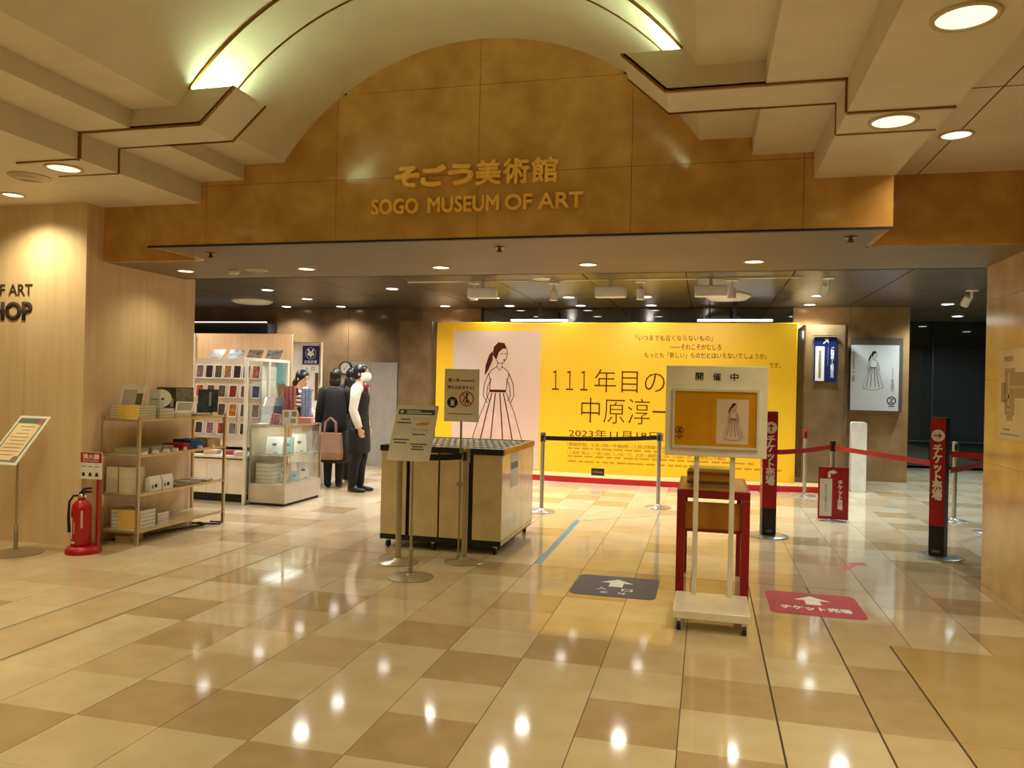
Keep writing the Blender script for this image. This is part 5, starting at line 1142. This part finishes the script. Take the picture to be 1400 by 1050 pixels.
    sm = body.modifiers.new('smooth', 'SMOOTH'); sm.factor = 0.5; sm.iterations = 4
    for s in (-1, 1):
        q = MB().ell(HP((s*0.03, -0.082, 0.008)), 0.012, 0.007, 0.007, 10, 6); q.build('eye', m_inkblack, body, True)
        MB().tube([HP((s*0.014, -0.086, 0.032)), HP((s*0.032, -0.085, 0.037)), HP((s*0.05, -0.074, 0.03))], 0.0035, 6).build('eyebrow', m_hair, body)
    # hair
    q = MB(); n = 20
    def hairring(z, a, b, c, front):
        out = []
        for i in range(n):
            an = 2*math.pi*i/n; y = c+b*math.sin(an)
            out.append(HP((a*math.cos(an), max(y, front-(0.045 if abs(a*math.cos(an)) > 0.048 else 0.0)), z)))
        return out
    q.rings([hairring(z, a, b, c, f) for z, a, b, c, f in ((-0.085, 0.058, 0.070, 0.03, 0.03), (-0.05, 0.075, 0.092, 0.012, 0.022), (-0.01, 0.082, 0.102, 0.006, -0.015), (0.03, 0.084, 0.106, 0.006, -0.05), (0.055, 0.081, 0.103, 0.008, -0.086), (0.085, 0.066, 0.085, 0.011, -0.07), (0.108, 0.044, 0.058, 0.012, -0.05), (0.12, 0.015, 0.02, 0.012, -0.02))])
    if hair == 'bun': q.ell(HP((0, 0.115, 0.0)), 0.036, 0.034, 0.036, 12, 8)
    if hair == 'long':
        q.rings([[HP((a*math.cos(2*math.pi*i/16), c+b*math.sin(2*math.pi*i/16), z)) for i in range(16)] for z, a, b, c in ((0.0, 0.075, 0.06, 0.05), (-0.08, 0.088, 0.058, 0.058), (-0.17, 0.10, 0.05, 0.07), (-0.26, 0.095, 0.035, 0.085), (-0.30, 0.07, 0.02, 0.088))])
    if hair == 'bob':
        q.rings([[HP((a*math.cos(2*math.pi*i/16), c+b*math.sin(2*math.pi*i/16), z)) for i in range(16)] for z, a, b, c in ((0.0, 0.078, 0.07, 0.035), (-0.07, 0.084, 0.07, 0.038), (-0.125, 0.074, 0.055, 0.045), (-0.135, 0.05, 0.035, 0.045))])
    if hair == 'tail':
        q.tube([HP((0, 0.10, 0.075)), HP((0, 0.14, 0.06)), HP((0, 0.155, -0.03)), HP((0, 0.14, -0.14)), HP((0, 0.12, -0.20))], [0.022, 0.032, 0.038, 0.03, 0.008], 10)
    hobj = q.build('hair', m_hair, t, True)
    sub_ = hobj.modifiers.new('sub', 'SUBSURF'); sub_.levels = 1; sub_.render_levels = 1
    return t, B, ring, A, LG, HP
def garment(t, name, rings, mat, cap=True):
    o = MB().rings(rings, cap).build(name, mat, t, True); s = o.modifiers.new('sub', 'SUBSURF'); s.levels = 1; s.render_levels = 1; return o
def sleeves(t, A, mat, r=1.32, to=1.0):
    for s in (-1, 1):
        sh_, el, wr_ = A[s]; end = el.lerp(wr_, to)
        o = MB().tube([sh_+Vector((-s*0.03, 0, 0.005)), sh_+Vector((s*0.004, 0, -0.005)), sh_.lerp(el, 0.45), el, el.lerp(end, 0.5), end], [0.052*r, 0.053*r, 0.046*r, 0.041*r, 0.040*r, 0.032*r], 14).build('sleeve', mat, t, True)
def shoes(t, LG, mat):
    for s in (-1, 1):
        an = LG[s][2]
        MB().tube([an+Vector((0, 0.045, -0.035)), an+Vector((0, -0.02, -0.04)), an+Vector((0, -0.10, -0.054)), an+Vector((0, -0.178, -0.063))], [(0.036, 0.036), (0.042, 0.042), (0.047, 0.030), (0.030, 0.018)], 12).build('shoe', mat, t, True)
def legwear(t, LG, mat, r=1.12, low=1.0):
    for s in (-1, 1):
        hip, kn, an = LG[s]; e = kn.lerp(an, low)-Vector((0, 0, 0.028))
        MB().tube([hip, hip.lerp(kn, 0.5), kn, kn.lerp(an, 0.35)+Vector((0, 0.012, 0)), e], [0.088*r, 0.073*r, 0.055*r, 0.053*r, 0.040*r*1.05], 14).build('legwear', mat, t, True)
# attendant with mask
t, B, ring, A, LG, HP = person('attendant in black vest and white mask standing before white partition', (-4.44, 9.42, 0), math.radians(98), 1.67, 'bun', {-1: ((0.215, 0.02, 1.07), (0.20, -0.06, 0.84)), 1: ((0.205, 0.02, 1.07), (0.19, -0.05, 0.84))}, stride=0.03)
garment(t, 'vest', [ring(z, a, b, c) for z, a, b, c in ((0.90, 0.176, 0.132, 0), (0.95, 0.168, 0.126, 0), (1.04, 0.134, 0.106, 0), (1.15, 0.150, 0.116, -0.005), (1.24, 0.160, 0.122, -0.01), (1.31, 0.150, 0.098, 0), (1.37, 0.112, 0.080, 0.006))], m_cloth_black)
garment(t, 'skirt', [ring(z, a, b, c) for z, a, b, c in ((1.00, 0.142, 0.112, 0), (0.92, 0.172, 0.130, 0.004), (0.82, 0.186, 0.142, 0.008), (0.68, 0.186, 0.148, 0.005), (0.52, 0.190, 0.155, 0.0), (0.50, 0.17, 0.14, 0))], m_cloth_black)
sleeves(t, A, m_cloth_white, 1.36); legwear(t, LG, m_cloth_black, 1.16); shoes(t, LG, m_shoe)
garment(t, 'collar', [ring(z, a, b, c) for z, a, b, c in ((1.36, 0.105, 0.078, 0.004), (1.40, 0.075, 0.066, 0.004), (1.435, 0.058, 0.058, 0.0), (1.44, 0.052, 0.05, 0))], m_cloth_white)
o = MB().ell(B((-0.03, -0.085, 1.375)), 0.034, 0.02, 0.028).ell(B((0.03, -0.085, 1.375)), 0.034, 0.02, 0.028).ell(B((0, -0.09, 1.37)), 0.014, 0.02, 0.014).ell(B((0.0, -0.10, 1.325)), 0.028, 0.014, 0.04).build('scarf_bow', M('crimson_bow', (150, 20, 30), 0.6), t, True)
q = MB(); n_ = 9
def mk(z, bul): return [HP((0.074*math.cos(a_), -0.018+(bul+0.009)*math.sin(a_), z)) for a_ in [math.pi+math.pi*(i)/n_ for i in range(n_+1)]]
rr = [mk(z, b) for z, b in ((-0.102, 0.070), (-0.085, 0.088), (-0.06, 0.100), (-0.035, 0.104), (-0.012, 0.094), (0.002, 0.086))]
for r0, r1 in zip(rr, rr[1:]):
    for i in range(n_): q.add([r0[i], r0[i+1], r1[i+1], r1[i]], [(0,1,2,3)])
o = q.build('face_mask', m_mask, t, True); bm_ = bmesh.new(); bm_.from_mesh(o.data); bmesh.ops.remove_doubles(bm_, verts=bm_.verts, dist=1e-5); bmesh.ops.recalc_face_normals(bm_, faces=bm_.faces); bm_.to_mesh(o.data); bm_.free(); sm_ = o.modifiers.new('solid', 'SOLIDIFY'); sm_.thickness = 0.004; sm_.offset = 1
MB().rings([ring(1.022, 0.140, 0.112), ring(1.034, 0.139, 0.111)]).build('belt', M('silver_belt', (170, 166, 160), 0.4), t)
# visitor with long hair, seen from behind, tote bag
t, B, ring, A, LG, HP = person('visitor in black jacket and skirt with tote bag, seen from behind', (-4.93, 9.68, 0), math.radians(196), 1.61, 'bob', {1: ((0.21, 0.0, 1.08), (0.235, -0.05, 0.86)), -1: ((0.20, -0.06, 1.08), (0.13, -0.24, 1.06))})
garment(t, 'jacket', [ring(z, a, b, c) for z, a, b, c in ((0.74, 0.200, 0.150, 0), (0.86, 0.196, 0.148, 0), (1.02, 0.165, 0.130, 0), (1.16, 0.168, 0.128, 0), (1.27, 0.178, 0.128, -0.004), (1.335, 0.184, 0.112, 0.002), (1.375, 0.150, 0.094, 0.006), (1.405, 0.085, 0.075, 0.006))], m_cloth_black)
garment(t, 'skirt', [ring(z, a, b) for z, a, b in ((0.80, 0.18, 0.135), (0.60, 0.20, 0.16), (0.36, 0.215, 0.175), (0.34, 0.19, 0.15))], m_cloth_black)
garment(t, 'collar', [ring(z, a, b, c) for z, a, b, c in ((1.40, 0.080, 0.072, 0.008), (1.412, 0.070, 0.068, 0.006), (1.415, 0.05, 0.05, 0.005))], m_cloth_white)
sleeves(t, A, m_cloth_black, 1.5); legwear(t, LG, m_cloth_black, 1.16); shoes(t, LG, m_shoe)
tote = thing('tote_bag', 'dusty tan tote bag carried by the visitor in black', 'bag', (-4.86, 9.42, 0.40), math.radians(10))
mt = M('tan_canvas', (168, 128, 104), 0.8)
q = MB().rings([[(-0.16, -0.03, 0), (0.16, -0.03, 0), (0.16, 0.06, 0), (-0.16, 0.06, 0)], [(-0.165, -0.05, 0.10), (0.165, -0.05, 0.10), (0.165, 0.07, 0.10), (-0.165, 0.07, 0.10)], [(-0.15, -0.025, 0.36), (0.15, -0.025, 0.36), (0.15, 0.04, 0.36), (-0.15, 0.04, 0.36)]]).build('bag_body', mt, tote); bevel(q, 0.01, 2)
for y in (-0.02, 0.035): MB().tube([(-0.08, y, 0.35), (-0.07, y, 0.50), (0.0, y, 0.56), (0.07, y, 0.50), (0.08, y, 0.35)], 0.009, 8).build('bag_handle', mt, tote)
# second visitor behind the attendant
t, B, ring, A, LG, HP = person('visitor with long black hair in dark navy jacket behind the attendant', (-5.0, 10.32, 0), math.radians(170), 1.64, 'long', stride=0.05)
garment(t, 'jacket', [ring(z, a, b, c) for z, a, b, c in ((0.78, 0.196, 0.150, 0), (0.88, 0.192, 0.146, 0), (1.02, 0.168, 0.130, 0), (1.16, 0.168, 0.128, 0), (1.27, 0.178, 0.128, -0.004), (1.335, 0.184, 0.112, 0.002), (1.375, 0.150, 0.094, 0.006), (1.405, 0.085, 0.075, 0.006))], m_cloth_navy)
sleeves(t, A, m_cloth_navy, 1.5); legwear(t, LG, m_cloth_grey, 1.3); shoes(t, LG, m_shoe)
# cashier leaning forward
t, B, ring, A, LG, HP = person('cashier in striped top and green apron leaning over the counter', (-5.64, 9.72, 0), math.radians(80), 1.62, 'long', {1: ((0.20, -0.10, 1.12), (0.12, -0.30, 1.08)), -1: ((0.20, -0.10, 1.12), (0.12, -0.30, 1.08))}, bend=0.32)
NST = 16
for k in range(NST):
    z0, z1 = 0.90+k*0.03, 0.90+(k+1)*0.03
    f = lambda z: (0.172 if z < 0.95 else (0.142+abs(z-1.04)*0.14 if z < 1.25 else 0.171-(z-1.25)*0.30), 0.128 if z < 0.95 else 0.118)
    MB().rings([ring(z0, *f(z0)), ring(z1-0.0004, *f(z1))]).build('top_stripe', m_cloth_white if k % 2 else M('grey_stripe', (96, 90, 88), 0.8), t, True)
garment(t, 'apron', [ring(z, a, b) for z, a, b in ((1.16, 0.152, 0.130), (1.04, 0.152, 0.128), (0.92, 0.182, 0.140), (0.60, 0.19, 0.15), (0.58, 0.17, 0.13))], M('green_apron', (36, 70, 56), 0.8))
sleeves(t, A, m_cloth_white, 1.4, 0.9); legwear(t, LG, m_cloth_black, 1.2); shoes(t, LG, m_shoe)
for o in bpy.data.objects:
    if o.name.split('.')[0] in ('small_print', 'fine_print', 'print_line', 'pictogram', 'sheet_print', 'map_print', 'title_print', 'icon_mark'): o['kind'] = 'stuff'
